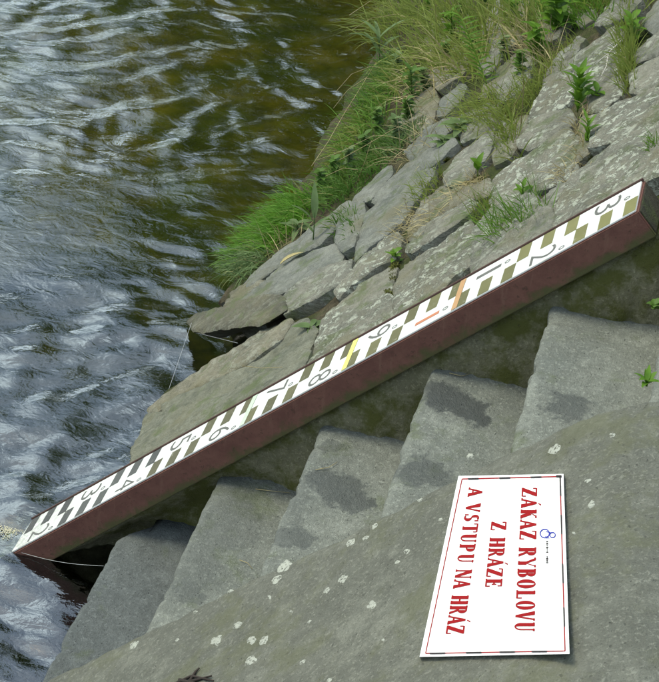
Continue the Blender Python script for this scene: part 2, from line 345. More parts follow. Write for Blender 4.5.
def resample(poly, step, jit, seed):
    n = len(poly); poly = np.asarray(poly, float)
    Q = []
    for i in range(n):                                  # one corner-cutting pass keeps the outline angular but not sharp
        a, b = poly[i], poly[(i + 1) % n]; Q += [a + .05 * (b - a), a + .95 * (b - a)]
    out = []
    for i in range(len(Q)):
        a, b = Q[i], Q[(i + 1) % len(Q)]; m = max(1, int(np.linalg.norm(b - a) / step))
        for k in range(m): out.append(a + (b - a) * k / m)
    out = np.array(out); c = out.mean(0)
    for i, p in enumerate(out):
        out[i] = p + np.array([fbm(p[0] * 28, p[1] * 28, seed), fbm(p[0] * 28 + 9, p[1] * 28, seed)]) * jit
    return out
def grow(poly, d):
    poly = np.asarray(poly, float); n = len(poly); ar = sum(poly[i][0] * poly[(i + 1) % n][1] - poly[(i + 1) % n][0] * poly[i][1] for i in range(n)); sg = 1 if ar > 0 else -1; out = []
    for i in range(n):
        e = poly[(i + 1) % n] - poly[i - 1]; e /= np.linalg.norm(e) + 1e-9; out.append(poly[i] + sg * d * np.array([e[1], -e[0]]))
    return np.array(out)
def slab(name, poly, off, depth, m, parent, tint=(1, 1, 1, .6), seed=0., step=.011, rough=.006, bev=.016, tilt=(0, 0), mound=0., jit=.0028, strata=.006, under=None):
    poly = grow(poly, .009); poly = resample(poly, .013, jit, seed); c = poly.mean(0)
    bm = bmesh.new(); vs = [bm.verts.new((p[0], p[1], 0)) for p in poly]; bm.faces.ensure_lookup_table()
    try: bm.faces.new(vs)
    except ValueError: pass
    lo = poly.min(0); hi = poly.max(0)
    for ax in (0, 1):
        q = lo[ax] + step * .5
        while q < hi[ax]:
            co = [0, 0, 0]; co[ax] = q; no = [0, 0, 0]; no[ax] = 1
            bmesh.ops.bisect_plane(bm, geom=bm.verts[:] + bm.edges[:] + bm.faces[:], plane_co=co, plane_no=no, dist=1e-5); q += step
    bmesh.ops.remove_doubles(bm, verts=bm.verts, dist=step * .12)
    P = np.array([v.co[:2] for v in bm.verts]); D = edge_dist(P, poly)
    be = [e for e in bm.edges if e.is_boundary]
    bset = {v for e in be for v in e.verts}
    # skirt
    for f in bm.faces: f.smooth = True
    r = bmesh.ops.extrude_edge_only(bm, edges=be); low = [g for g in r['geom'] if isinstance(g, bmesh.types.BMVert)]
    lowset = set(low); i = 0
    for v in bm.verts:
        if v in lowset: continue
        x, y = v.co[0], v.co[1]; d = 0. if v in bset else D[i]; i += 1
        t = min(1., d / bev); hgt = -(bev * .9) * (1 - t) ** 2.2
        hgt += rough * fbm(x * 14, y * 14, seed, 5) * (.5 + .5 * t) + rough * .55 * fbm(x * 9, y * 45, seed + 5, 3)      # grain along the slope
        hgt += strata * (math.floor(2.6 * fbm(x * 4, y * 10, seed + 11, 3)) / 2.6); hgt += tilt[0] * (x - c[0]) + tilt[1] * (y - c[1]) + mound * min(1., d / .06)
        v.co[2] = hgt
    for v in low:
        v.co[2] = -depth
        if under: v.co[0] = c[0] + (v.co[0] - c[0]) * .8; v.co[1] = c[1] + under + (v.co[1] - c[1]) * .5
    bm.normal_update()
    for e in be:
        if e.is_valid: e.smooth = False
    for v in low:
        for f in v.link_faces: f.smooth = False
    me = bpy.data.meshes.new(name); org = slope_pt(c[0], c[1], off)
    for v in bm.verts:
        w = ES * v.co[0] + EY * v.co[1] + EN * (off + v.co[2]) - org; v.co = w
    bmesh.ops.recalc_face_normals(bm, faces=bm.faces); bm.to_mesh(me); bm.free()
    me.materials.append(m); me.update()
    o = bpy.data.objects.new(name, me); link(o, parent); o.location = org; o.color = tint; return o

G = (1.02, .99, .92, .55); SM = (.98, 1.0, .98, .15); LI = (1.04, 1.0, .90, 1.0); BR = (1.0, .92, .76, .35); DK = (.62, .6, .52, .1); CC = (.95, .95, .80, .15)
STONES = [
 ([(242,280),(259,265),(274,252),(310,225),(346,197),(350,203),(337,222),(320,242),(295,252),(280,263),(265,273),(248,284)], SM, .10),
 ([(238,303),(263,282),(280,267),(312,250),(337,240),(343,244),(337,259),(320,267),(299,282),(280,290),(259,297),(246,305)], SM, .10),
 ([(225,308),(231,290),(246,281),(261,280),(252,292),(238,303)], BR, .2),
 ([(302,280),(331,263),(350,260),(349,272),(336,286),(321,295),(304,304),(286,313),(284,299),(289,291)], G, .08),
 ([(190,321),(198,316),(226,307),(247,301),(270,297),(284,299),(286,313),(272,321),(262,325),(245,326),(220,328),(205,331),(196,330)], (.62, .58, .48, .2), .065),
 ([(144,403),(165,388),(190,371),(212,357),(240,341),(262,326),(286,314),(289,320),(280,336),(258,352),(232,366),(205,380),(180,391),(158,402),(146,409)], BR, .22),
 ([(160,404),(182,394),(207,382),(234,369),(260,355),(282,339),(291,322),(303,316),(312,328),(305,345),(285,357),(262,373),(240,387),(205,399),(180,409),(163,410)], CC, .10),
 ([(147,411),(163,411),(205,400),(240,388),(262,374),(300,352),(306,349),(308,352),(303,372),(270,394),(220,424),(170,455),(133,476),(132,445)], CC, .2),
 ([(309,362),(317,335),(321,318),(330,306),(345,293),(362,278),(385,263),(392,264),(388,275),(383,290),(391,298),(390,315),(372,328),(340,349),(310,374)], LI, .09),
 ([(334,288),(350,272),(362,256),(380,240),(392,230),(398,236),(392,257),(378,263),(352,281),(338,294)], LI, .08),
 ([(365,213),(379,201),(392,192),(415,175),(434,168),(432,173),(423,184),(419,190),(409,203),(400,219),(383,232),(366,243),(353,256),(357,240),(361,225)], SM, .09),
 ([(372,199),(379,190),(400,171),(423,154),(453,138),(455,142),(438,158),(421,171),(394,186),(385,196),(377,200)], SM, .09),
 ([(353,200),(362,185),(381,166),(388,164),(390,174),(381,185),(370,198),(358,201)], SM, .10),
 ([(337,240),(340,222),(346,206),(353,203),(362,204),(362,215),(357,230),(351,246),(345,250)], SM, .09),
 ([(406,149),(423,132),(443,119),(451,119),(451,130),(432,145),(421,153),(411,157)], SM, .09),
 ([(446,172),(457,150),(472,142),(491,131),(491,144),(482,157),(472,165),(468,176),(453,182),(445,182)], G, .09),
 ([(493,180),(504,167),(525,157),(546,142),(567,129),(576,138),(572,157),(575,165),(567,173),(542,183),(521,190),(510,198),(493,206),(489,197)], LI, .09),
 ([(520,140),(531,123),(550,112),(567,109),(572,118),(559,129),(542,140),(529,146),(521,145)], LI, .09),
 ([(555,222),(556,205),(570,182),(594,158),(627,137),(659,121),(672,115),(692,130),(692,165),(650,182),(600,212),(557,232)], LI, .09),
 ([(592,150),(594,119),(616,107),(641,95),(665,81),(687,90),(682,107),(640,128),(610,142)], LI, .09),
 ([(587,87),(620,69),(623,77),(613,95),(600,107),(589,109)], LI, .09),
 ([(545,80),(576,55),(600,35),(618,23),(622,33),(620,62),(609,71),(589,84),(577,83),(558,103),(540,115),(527,117),(536,98)], LI, .09),
 ([(543,73),(561,53),(578,35),(583,38),(573,52),(551,70)], G, .09),
 ([(632,90),(633,72),(659,58),(680,50),(682,75),(659,85),(641,92)], LI, .09),
 ([(635,50),(648,38),(665,27),(682,30),(677,49),(648,57),(638,60)], G, .09),
 ([(643,20),(653,2),(675,-15),(690,0),(672,20),(655,30)], SM, .09),
 ([(573,16),(581,6),(591,4),(593,14),(582,22)], (1.3, 1.25, 1.1, .5), .09),
 ([(393,318),(394,286),(403,267),(415,256),(436,248),(457,233),(470,221),(473,228),(470,242),(468,262),(440,290),(400,316)], LI, .09),
 ([(409,250),(409,238),(423,223),(449,206),(468,197),(474,204),(470,214),(452,228),(430,243),(413,252)], LI, .09),
 ([(470,262),(475,231),(490,212),(515,201),(535,197),(540,206),(552,213),(550,234),(510,256),(474,276)], G, .09),
 ([(538,199),(559,183),(570,179),(556,201),(553,211),(543,206)], G, .09),
 ([(437,112),(440,96),(458,80),(463,84),(455,100),(445,112)], SM, .09),
 ([(493,86),(525,54),(533,50),(523,85),(510,96),(497,100)], G, .09),
 ([(457,119),(482,103),(495,103),(503,119),(478,132),(461,138)], G, .09),
 ([(492,128),(505,120),(523,112),(527,120),(517,140),(505,155),(494,160)], BR, .09),
 ([(424,196),(440,185),(466,184),(485,176),(490,190),(470,196),(448,205),(424,221),(412,234),(404,232),(410,214)], BR, .08),
 ([(478,98),(488,80),(510,55),(528,42),(535,46),(520,58),(494,84),(486,99)], BR, .09),
 ([(576,130),(580,112),(590,112),(590,150),(578,160)], BR, .08),
 ([(597,24),(607,8),(620,-8),(640,-20),(640,2),(628,18),(612,25)], G, .09),
 ([(398,118),(408,96),(430,86),(436,98),(428,116),(408,134)], BR, .09),
 ([(430,76),(442,54),(470,38),(476,52),(462,74),(440,88)], BR, .09),
 ([(480,70),(484,44),(512,22),(520,36),(504,54),(488,72)], G, .09),
 ([(424,40),(436,14),(466,0),(470,24),(448,40),(430,52)], BR, .09),
 ([(482,34),(490,6),(520,-14),(526,12),(508,22),(490,36)], G, .09),
 ([(534,40),(540,14),(566,-4),(570,18),(556,36),(540,46)], BR, .09),
]
for i, (poly, tint, depth) in enumerate(STONES):
    pts = np.array([sy(u, v, BANK_OFF) for u, v in poly]); pts[:, 1] = np.maximum(pts[:, 1], .137)
    j = random.uniform(.9, 1.1); ti = (tint[0] * j, tint[1] * j, tint[2] * j, tint[3])
    slab('stone', pts, BANK_OFF + random.uniform(-.008, .008), depth, STONE, bank, ti, seed=i * 3.7, under=.05 if i == 4 else None, rough=.0055 if tint[3] > .3 else .0035,
         tilt=(random.uniform(-.035, .035), random.uniform(-.05, .05)), bev=.007, strata=.008 if tint[3] > .3 else .004)
# the paving goes on beyond the photograph's edge
def to_px(p):
    d = (np.asarray(p) - CAM) @ ROT; return 330 + FPX * d[0] / -d[2], 341 - FPX * d[1] / -d[2]
y = .2; row = 0
while y < 6.0:
    h = random.uniform(.16, .26); s = .38 + random.uniform(-.1, .1)
    while s < S_CREST - .1:
        w = random.uniform(.25, .5); e = min(s + w, S_CREST - .01)
        corners = [(s + .008, y + .01), (e - .008, y + .01 + random.uniform(-.02, .02)), (e - .008 + random.uniform(-.02, .02), y + h - .01), (s + .008, y + h - .01 + random.uniform(-.02, .02))]
        px = [to_px(slope_pt(a, b, BANK_OFF)) for a, b in corners]
        if all(u > 684 or v < -14 for u, v in px):
            slab('stone', corners, BANK_OFF + random.uniform(-.008, .006), .07, STONE, bank, (*[random.uniform(.85, 1.1)] * 3, random.uniform(.2, .9)), seed=y * 9 + s, step=.03, rough=.008)
        s = e
    y += h

# ------------------------------------------------------------------ staircase with the wall under the gauge
X0, RUN, Z0, RISE = .478, .2239, .3277, .203
WALL_Y = 0.017
def lvl(u, v, i): p = on_level(u, v, Z0 + RISE * i); return p[0], p[1]
def stain(u, v, i, ru, rv, ang, amt):
    x, y = lvl(u, v, i); return (x, y, ru, rv, math.radians(ang), amt)
STAINS = [stain(447, 398, 3, .050, .085, 62, .85), stain(472, 412, 3, .05, .055, 40, .85), stain(422, 470, 3, .06, .05, 20, .6), stain(436, 480, 3, .05, .03, 20, .5),
          stain(570, 408, 4, .055, .05, 40, .6), stain(338, 488, 2, .055, .085, 62, .65), stain(352, 500, 2, .05, .05, 30, .7), stain(293, 537, 2, .06, .035, 20, .55), stain(335, 448, 2, .045, .02, 20, .35),
          stain(393, 470, 3, .02, .03, 20, .5), stain(190, 590, 1, .04, .05, 30, .45), stain(222, 510, 1, .10, .16, 20, .38), stain(180, 560, 1, .09, .16, 20, .32), stain(395, 400, 3, .03, .03, 10, .0), stain(300, 480, 2, .02, .2, 8, .25)]
STEP = mat_concrete('step_concrete', (.205, .215, .188), (.135, .146, .132), .5, .52, .5, STAINS)
STEPWET = mat_concrete('damp_step_concrete', (.115, .125, .122), (.08, .09, .09), .45, .58, .5)
WALLM = mat_concrete('mossy_wall_concrete', (.27, .25, .165), (.14, .13, .07), .95, .43, .4, None, (.085, .088, .018))
PARM = mat_concrete('cheek_wall_concrete', (.150, .152, .126), (.10, .103, .086), .6, .48, .5, None, (.10, .104, .06))
stairs = empty('staircase', (X0, -.33, 0))
tag(stairs, 'weathered concrete steps going down into the water beside the gauge', 'stairs')
def step_mesh(i):
    x0 = X0 + RUN * i; z1 = Z0 + RISE * i; x1 = x0 + RUN + (.03 if i < 5 else .3); z0 = z1 - RISE - .12 if i else -.45
    # rounded, chipped nosing: profile in (x, z), swept along y
    prof = [(x0 + .02, z0), (x0 + .003, z1 - .05), (x0, z1 - .016), (x0 + .002, z1 - .007), (x0 + .007, z1 - .002), (x0 + .015, z1)]
    for q in np.linspace(.05, x1 - x0, 12): prof.append((x0 + q, z1))
    ys_ = np.linspace(PAR_Y - .03, WALL_Y + .085, 100); V = []; F = []
    for y in ys_:
        for k, (x, z) in enumerate(prof):
            nz = 1. if 1 <= k <= 6 else .25
            ch = max(0, fbm(y * 11, i * 7.3, 2.) - .15) * .012 * (1 if 1 <= k <= 5 else 0)
            wv = .003 * fbm(y * 4, i * 3.1, 8.) * (1 if k <= 6 else 0)
            end = 0.
            if i == 0: end = .06 * max(0, min(1, (y - (-.04)) / .085)) ** 2 * (1 if k <= 5 else .6 if k == 6 else 0)   # worn corner of the lowest step
            V.append((x + nz * .0028 * fbm(y * 17, k * .4, i) + ch + wv + end, y, z + (.0035 * fbm(x * 9, y * 9, i * 2.) - .5 * ch if k >= 2 else 0)))
    n = len(prof)
    for a in range(len(ys_) - 1):
        for k in range(n - 1): F.append((a * n + k, (a + 1) * n + k, (a + 1) * n + k + 1, a * n + k + 1))
    o = mesh_obj('step', V, F, STEPWET if i < 1 else STEP, stairs, (x0, -.33, z1), True)
    return o
for i in range(6): step_mesh(i)
# wall under the gauge beam, its face a little behind the beam's
V = []; F = []
wx_ = np.linspace(.05, CREST_X + .12, 110); wz = np.linspace(0, 1, 26)
for x in wx_:
    top = x / KX * .1 + (-BEAM_H - .004) / EN[2]; top = min(top, TOP_Z - .03)
    for q in wz:
        z = -.45 + (top + .45) * q; d = .014 * fbm(x * 8, z * 8, 1., 5) + .006 * fbm(x * 40, z * 40, 3.)
        V.append((x, WALL_Y + .07 * min(1, max(0, (.92 - x) / .35)) * min(1, (1 - q) * 9) + max(-.010, d) * min(1, (1 - q) * 12 + .15), z))
    V.append((x, .15, top - .001))
n = len(wz) + 1
for a in range(len(wx_) - 1):
    for k in range(n - 1): F.append((a * n + k, (a + 1) * n + k, (a + 1) * n + k + 1, a * n + k + 1))
mesh_obj('side_wall', V, F, WALLM, stairs, (.9, WALL_Y, .5), True)

# ------------------------------------------------------------------ cheek wall with the crest
cheek = empty('cheek_wall', (1.0, -1.2, 0))
tag(cheek, 'sloping concrete cheek wall with pale lichen spots, carrying the white notice', 'wall')
def par_z(x):
    zs = x / KX * .1 + PAR_Z; w = .09; d = x - CREST_X         # rounded crest
    if d < -w: return zs
    if d > w: return TOP_Z + (d) * .02
    t = (d + w) / (2 * w); return TOP_Z + (-(w) * .1 / KX) * (1 - t) ** 2 + w * .02 * t * t
xs_ = np.concatenate([np.linspace(-.35, .4, 20, endpoint=False), np.arange(.4, 1.8, .012), np.linspace(1.82, 2.4, 10)])
prof_y = [(0, -.5), (.004, -.06), (.002, -.035), (-.004, -.017), (-.013, -.006), (-.026, -.001)] + [(-q, 0) for q in np.concatenate([np.arange(.04, .85, .014), [.87, .92, 1.0, 1.1]])] + [(-1.17, -.02), (-1.19, -.6)]
V = []; F = []
for x in xs_:
    for k, (dy, dz) in enumerate(prof_y):
        y = PAR_Y + dy; e = math.exp(-abs(dy) / .03)
        ch = e * (.014 * fbm(x * 7, 3., .5, 5) + .016 * max(0, fbm(x * 15, 7., 2., 3)))
        z = par_z(x) + dz + .0042 * fbm(x * 7, y * 7, 4., 5) + .0016 * fbm(x * 45, y * 45, 4., 3)
        V.append((x, y - ch - .01 * e, z - .25 * abs(ch)))
n = len(prof_y)
for a in range(len(xs_) - 1):
    for k in range(n - 1): F.append((a * n + k, a * n + k + 1, (a + 1) * n + k + 1, (a + 1) * n + k))
pm = mesh_obj('concrete_body', V, F, PARM, cheek, (1.0, -1.2, 1.0), True)
SPOTS = [(285,565,9,4,40),(277,579,7,3,40),(238,625,6,3.5,40),(217,640,7,4.5,45),(252,641,6,4,40),(264,641,6,3.5,45),(251,660,6.5,4,42),(303,662,4,2,40),(351,542,5.5,3.5,45),(366,539,4,2,35),(375,527,4,2.5,45),
         (343,580,6,3.5,48),(372,605,5,4,55),(327,591,4,2.5,50),(407,551,3,2.5,40),(398,562,3,2,40),(330,680,3.5,2,40),(270,597,2,2,0),(555,450,8,4,35),(614,430,4,2,30),(593,499,5,3,45),(589,477,4,2,30),
         (135,644,6,2.5,40),(441,520,2.5,1.5,20),(384,640,2,1.5,0),(310,622,2.5,1.5,30),(292,612,2,1.5,10),(196,612,3,1.5,30),(178,640,2.5,1.5,30),(420,500,3,1.5,30),(575,530,2,1.5,0),(230,592,3,1.2,30),(470,455,4,1.5,30)]
for i, (u, v, ru, rv, ang) in enumerate(SPOTS):
    c = on_slope(u, v, PAR_OFF); a0 = math.radians(ang); Vt = []; N = 18; rings = 3
    for r_ in range(rings):
        q = (1., .8, .4)[r_]
        for k in range(N):
            a = 2 * math.pi * k / N; w = q * 1.08 * (1 + .42 * noise.noise(Vector((math.cos(a) * 1.6, math.sin(a) * 1.6, i * 5.1))) + .25 * noise.noise(Vector((math.cos(a) * 4, math.sin(a) * 4, i * 3.3))))
            du, dv = ru * w * math.cos(a), rv * w * math.sin(a)
            pu = u + du * math.cos(a0) + dv * math.sin(a0); pv = v - du * math.sin(a0) + dv * math.cos(a0)
            p = on_slope(pu, pv, PAR_OFF); p[2] = par_z(p[0]) + .0042 * fbm(p[0] * 7, p[1] * 7, 4., 5) + .0016 * fbm(p[0] * 45, p[1] * 45, 4., 3); Vt.append(p + EN * ((-.002, .0005, .0009)[r_]))
    Ft = []
    for r_ in range(rings - 1):
        for k in range(N): Ft.append((r_ * N + k, r_ * N + (k + 1) % N, (r_ + 1) * N + (k + 1) % N, (r_ + 1) * N + k))
    Ft.append(tuple(range((rings - 1) * N, rings * N)))
    mesh_obj('lichen_patch', Vt, Ft, LICHEN, cheek, c, True)

# ------------------------------------------------------------------ water gauge
gauge = empty('water_gauge', slope_pt(2 * UL, GW / 2, 0))
tag(gauge, 'long inclined water level gauge, white numbered scale on a red steel beam', 'water gauge')
def sbox(name, s0, s1, y0, y1, o0, o1, m, parent, bev=0., wob=0., color=None):
    V = [slope_pt(s, y, o) for o in (o0, o1) for (s, y) in ((s0, y0), (s1, y0), (s1, y1), (s0, y1))]
    F = [(3, 2, 1, 0), (4, 5, 6, 7), (0, 1, 5, 4), (1, 2, 6, 5), (2, 3, 7, 6), (3, 0, 4, 7)]
    root = parent
    o = mesh_obj(name, V, F, m, root, slope_pt((s0 + s1) / 2, (y0 + y1) / 2, o0))
    if bev:
        bm = bmesh.new(); bm.from_mesh(o.data); bmesh.ops.bevel(bm, geom=bm.edges[:], offset=bev, segments=2, affect='EDGES'); bm.to_mesh(o.data); bm.free()
    if color: o.color = color
    return o
T14 = 14 * UL
beam = sbox('beam', -.2 * UL, T14 + .004, -.003, GW + .007, -BEAM_H, -.003, BEAM, gauge, .0025)
sbox('lip', 0, T14 + .004, GW + .0005, GW + .0065, -.0035, .003, LIPM, beam, .001)
sbox('end_cap', T14 + .0035, T14 + .0065, .004, GW + .001, -BEAM_H + .005, -.008, ENDCAP, gauge, .001)
plate = sbox('scale_plate', 0, T14, 0, GW, -.0045, 0., PLATE, gauge, .0008)
def flat_s(name, quads, off, m, parent, color=None):
    V = []; F = []
    for q in quads:
        b = len(V); V += [slope_pt(s, y, off) for s, y in q]; F.append(tuple(range(b, b + len(q))))
    o = mesh_obj(name, V, F, m, parent, slope_pt(quads[0][0][0], quads[0][0][1], off)); o.color = color or (1, 1, 1, 1); return o
def text_mesh(s_, thin=0.):
    cu = bpy.data.curves.new('t', 'FONT'); cu.body = s_; cu.size = 1; cu.resolution_u = 4; cu.align_x = 'LEFT'; cu.offset = thin
    ob = bpy.data.objects.new('t', cu); COL.objects.link(ob); dg = bpy.context.evaluated_depsgraph_get(); dg.update()
    me = bpy.data.meshes.new_from_object(ob.evaluated_get(dg)); V = np.array([v.co[:2] for v in me.vertices]); F = [tuple(p.vertices) for p in me.polygons]
    bpy.data.objects.remove(ob); bpy.data.curves.remove(cu); bpy.data.meshes.remove(me)
    V -= V.min(0); V /= V.max(0); return V, F
H2 = GW / 2
for i in range(2, 14):
    up = (i % 2 == 0); y0, y1 = (H2, GW - .0015) if up else (.0015, H2)
    for b in range(3):
        t = (i - 2) / 11; j = random.uniform(.85, 1.15)
        c = (.085 + .055 * t, .08 + .055 * t, .055 - .005 * t) if i > 4 else (.075, .078, .075)
        if i >= 12: c = tuple(x * 1.25 for x in c)
        s0 = (i + .4 * b) * UL; s1 = s0 + .2 * UL
        flat_s('scale_bar', [[(s0, y0), (s1, y0), (s1, y1), (s0, y1)][::-1]], .0005, MARK, plate, (*[x * j for x in c], 1))
    dg_ = str(i % 10) if i != 10 else '1'
    if i in (11, 12, 13): dg_ = str(i - 10)
    ny0, ny1 = ((.008, H2 - .012) if up else (H2 + .010, GW - .011))
    if i in (10, 11): m_ = (ny0 + ny1) / 2; ny0, ny1 = m_ - .006, m_ + .006
    Vt, Ft = text_mesh(dg_, -.012); col = (.13, .13, .12, 1) if i != 10 else (.50, .19, .10, 1)
    sb, se = (i + .27) * UL, (i + .70) * UL
    V3 = [slope_pt(sb + v * (se - sb), ny1 - u * (ny1 - ny0), .0006) for u, v in Vt]
    o = mesh_obj('numeral', V3, Ft, NUM, plate, V3[0]); o.color = col
    Vt, Ft = text_mesh('0'); zc = ny0 + .006
    V3 = [slope_pt((i + .76 + .10 * v) * UL, zc + .006 - u * .012, .0006) for u, v in Vt]
    o = mesh_obj('zero_mark', V3, Ft, NUM, plate, V3[0]); o.color = (.12, .12, .12, 1)
for d, c in ((7, (.50, .58, .47, 1)), (9, (.72, .68, .20, 1)), (11, (.46, .27, .13, 1))):
    flat_s('coloured_line', [[((d - .05) * UL, .0012), ((d + .05) * UL, .0012), ((d + .05) * UL, GW - .0012), ((d - .05) * UL, GW - .0012)][::-1]], .0010, MARK, plate, c)

# ------------------------------------------------------------------ notice lying on the cheek wall
SOFF = PAR_OFF + .008
notice = empty('notice_plate', on_slope(500, 560, PAR_OFF))
tag(notice, 'white notice plate with red Czech lettering lying on the sloping wall', 'sign')
cn = [(459, 476), (564, 474), (570, 654), (420, 657)]
V = [on_slope(u, v, SOFF - .010) for u, v in cn] + [on_slope(u, v, SOFF) for u, v in cn]
mesh_obj('panel', V, [(0, 1, 2, 3), (7, 6, 5, 4), (0, 4, 5, 1), (1, 5, 6, 2), (2, 6, 7, 3), (3, 7, 4, 0)], SIGNW, notice, on_slope(500, 560, SOFF))
def px_quads(name, polys, m, lift=.0006):
    V = []; F = []
    for k, q in enumerate(polys):
        b = len(V); V += [on_slope(u, v, SOFF + lift + k * .000006) for u, v in q]; F.append(tuple(range(b, b + len(q))))
    return mesh_obj(name, V, F, m, notice, on_slope(*polys[0][0], SOFF))
# serif capitals as strokes on a unit box: q = quad, r = elliptic arc ring
def Q(*p): return [p]
def rect(x0, y0, x1, y1):
    if abs(y1 - y0) < .085: m_ = (y0 + y1) / 2; y0, y1 = m_ - .048, m_ + .048
    if abs(x1 - x0) < .085: m_ = (x0 + x1) / 2; x0, x1 = m_ - .055, m_ + .055
    return [((x0, y0), (x1, y0), (x1, y1), (x0, y1))]
def serif(x, y, w=.17): h = .08; return rect(x - w, y if y < .5 else y - h, x + w, y + h if y < .5 else y)
def arc(cx, cy, rx, ry, a0, a1, tx, ty, n=10):
    out = []
    for k in range(n):
        A, B = math.radians(a0 + (a1 - a0) * k / n), math.radians(a0 + (a1 - a0) * (k + 1) / n)
        out.append(((cx + rx * math.cos(A), cy + ry * math.sin(A)), (cx + rx * math.cos(B), cy + ry * math.sin(B)), (cx + (rx - tx) * math.cos(B), cy + (ry - ty) * math.sin(B)), (cx + (rx - tx) * math.cos(A), cy + (ry - ty) * math.sin(A))))
    return out
tn, tk = .14, .34
GL = {
 'Z': rect(.06, .93, .9, 1) + rect(.04, 0, .92, .08) + Q((.52, .94), (.92, .94), (.42, .07), (.02, .07)) + rect(.06, .74, .13, .94) + rect(.85, .06, .92, .28),
 'A': Q((.38, 1), (.60, 1), (1.0, 0), (.62, 0)) + Q((.40, 1), (.56, .92), (.22, 0), (.06, 0)) + rect(.24, .28, .72, .36) + serif(.12, 0, .13) + serif(.84, 0, .17),
 'K': rect(.12, 0, .12 + tk, 1) + Q((.36, .38), (.36, .56), (.90, 1), (.70, 1)) + Q((.40, .50), (.60, .70), (1.0, 0), (.62, 0)) + serif(.24, 0) + serif(.24, 1) + serif(.80, 1, .15) + serif(.84, 0, .15),
 'R': rect(.12, 0, .12 + tk, 1) + rect(.12, .93, .6, 1) + rect(.3, .46, .58, .53) + arc(.55, .73, .33, .27, -90, 90, tk, .07) + Q((.44, .48), (.66, .48), (1, 0), (.74, 0)) + serif(.24, 0) + rect(.05, .94, .2, 1),
 'Y': rect(.40, 0, .40 + tk, .48) + Q((.02, 1), (.28, 1), (.64, .44), (.42, .44)) + Q((.82, 1), (.92, 1), (.62, .44), (.54, .44)) + serif(.52, 0) + serif(.14, 1, .14) + serif(.87, 1, .12),
 'B': rect(.12, 0, .12 + tk, 1) + rect(.12, .93, .56, 1) + rect(.3, .49, .58, .56) + rect(.12, 0, .56, .07) + arc(.52, .75, .32, .25, -90, 90, tk, .07) + arc(.54, .27, .37, .27, -90, 90, tk, .07) + rect(.04, 0, .2, .06) + rect(.04, .94, .2, 1),
 'O': arc(.5, .5, .46, .52, 0, 360, tk, .065, 26),
 'L': rect(.14, 0, .14 + tk, 1) + rect(.14, 0, .88, .07) + rect(.82, 0, .89, .3) + serif(.26, 1) + rect(.05, 0, .2, .06),
 'V': Q((.0, 1), (.40, 1), (.64, 0), (.42, 0)) + Q((.78, 1), (.94, 1), (.62, 0), (.48, 0)) + serif(.17, 1, .16) + serif(.86, 1, .12),
 'U': rect(.13, .3, .13 + tk, 1) + rect(.74, .3, .87, 1) + arc(.495, .3, .365, .32, 180, 270, tk, .08) + arc(.495, .3, .365, .32, 270, 360, tn, .08) + serif(.25, 1, .18) + serif(.82, 1, .13),
 'H': rect(.10, 0, .10 + tk, 1) + rect(.66, 0, .66 + tk, 1) + rect(.3, .47, .7, .54) + serif(.22, 0) + serif(.22, 1) + serif(.78, 0) + serif(.78, 1),
 'E': rect(.14, 0, .14 + tk, 1) + rect(.14, .93, .84, 1) + rect(.14, 0, .88, .07) + rect(.3, .48, .66, .55) + rect(.78, .74, .85, 1) + rect(.82, 0, .89, .28) + rect(.62, .38, .68, .66) + rect(.05, 0, .2, .06) + rect(.05, .94, .2, 1),
 'S': arc(.5, .735, .34, .28, 40, 270, tk * .9, .10) + arc(.5, .255, .36, .27, -140, 90, tk * .9, .10) + rect(.78, .72, .84, .98) + rect(.14, .02, .2, .28),
 'T': rect(.38, 0, .38 + tk, 1) + rect(.04, .93, .96, 1) + rect(.04, .72, .10, .95) + rect(.90, .72, .96, .95) + serif(.5, 0),
 'P': rect(.12, 0, .12 + tk, 1) + rect(.12, .93, .56, 1) + rect(.3, .42, .56, .49) + arc(.52, .71, .36, .29, -90, 90, tk, .07) + serif(.24, 0) + rect(.04, .94, .2, 1),
 'N': rect(.10, 0, .24, 1) + rect(.78, 0, .92, 1) + Q((.02, 1), (.40, 1), (.92, 0), (.66, 0)) + serif(.16, 0, .13) + serif(.86, 1, .13),
}
ACC = Q((.48, 1.08), (.58, 1.08), (.78, 1.28), (.62, 1.28))
def lettering(name, text, st, sb_, et, eb):
    n = sum(.55 if ch == ' ' else 1 for ch in text); pos = 0.
    st, sb_, et, eb = map(np.array, (st, sb_, et, eb))
    for ch in text:
        if ch == ' ': pos += .55; continue
        g = GL['A'] + ACC if ch == 'Á' else GL[ch]
        polys = []
        for poly in g:
            pts = []
            for x, y in poly:
                t = (pos + x * .92 + .04) / n; a = sb_ + (eb - sb_) * t; b = st + (et - st) * t; q = a + (b - a) * y; pts.append(tuple(q))
            polys.append(pts)
        pos += 1; px_quads(name, polys, SIGNR)
lettering('letter', 'ZÁKAZ RYBOLOVU', (537.5, 487), (522.5, 487), (535, 632), (515, 632))
lettering('letter', 'Z HRÁZE', (507, 521), (492, 521), (502, 588), (485.5, 588))
lettering('letter', 'A VSTUPU NA HRÁZ', (483.5, 487), (469.5, 487), (464, 635), (446, 635))
def strip(a, b, w):
    a = np.array(a, float); b = np.array(b, float); d = (b - a) / np.linalg.norm(b - a); p = np.array([-d[1], d[0]]) * w / 2
    return [tuple(a + p), tuple(b + p), tuple(b - p), tuple(a - p)]
TL, TR, BR_, BL = (462.5, 479), (560.5, 476.5), (565.5, 651), (426, 653.5)
px_quads('border', [strip(TL, TR, 1.1), strip(TR, BR_, 1.1), strip(BR_, BL, 1.0), strip(BL, TL, .9)], SIGNR)
def lerp(a, b, t): return (a[0] + (b[0] - a[0]) * t, a[1] + (b[1] - a[1]) * t)
dash = []
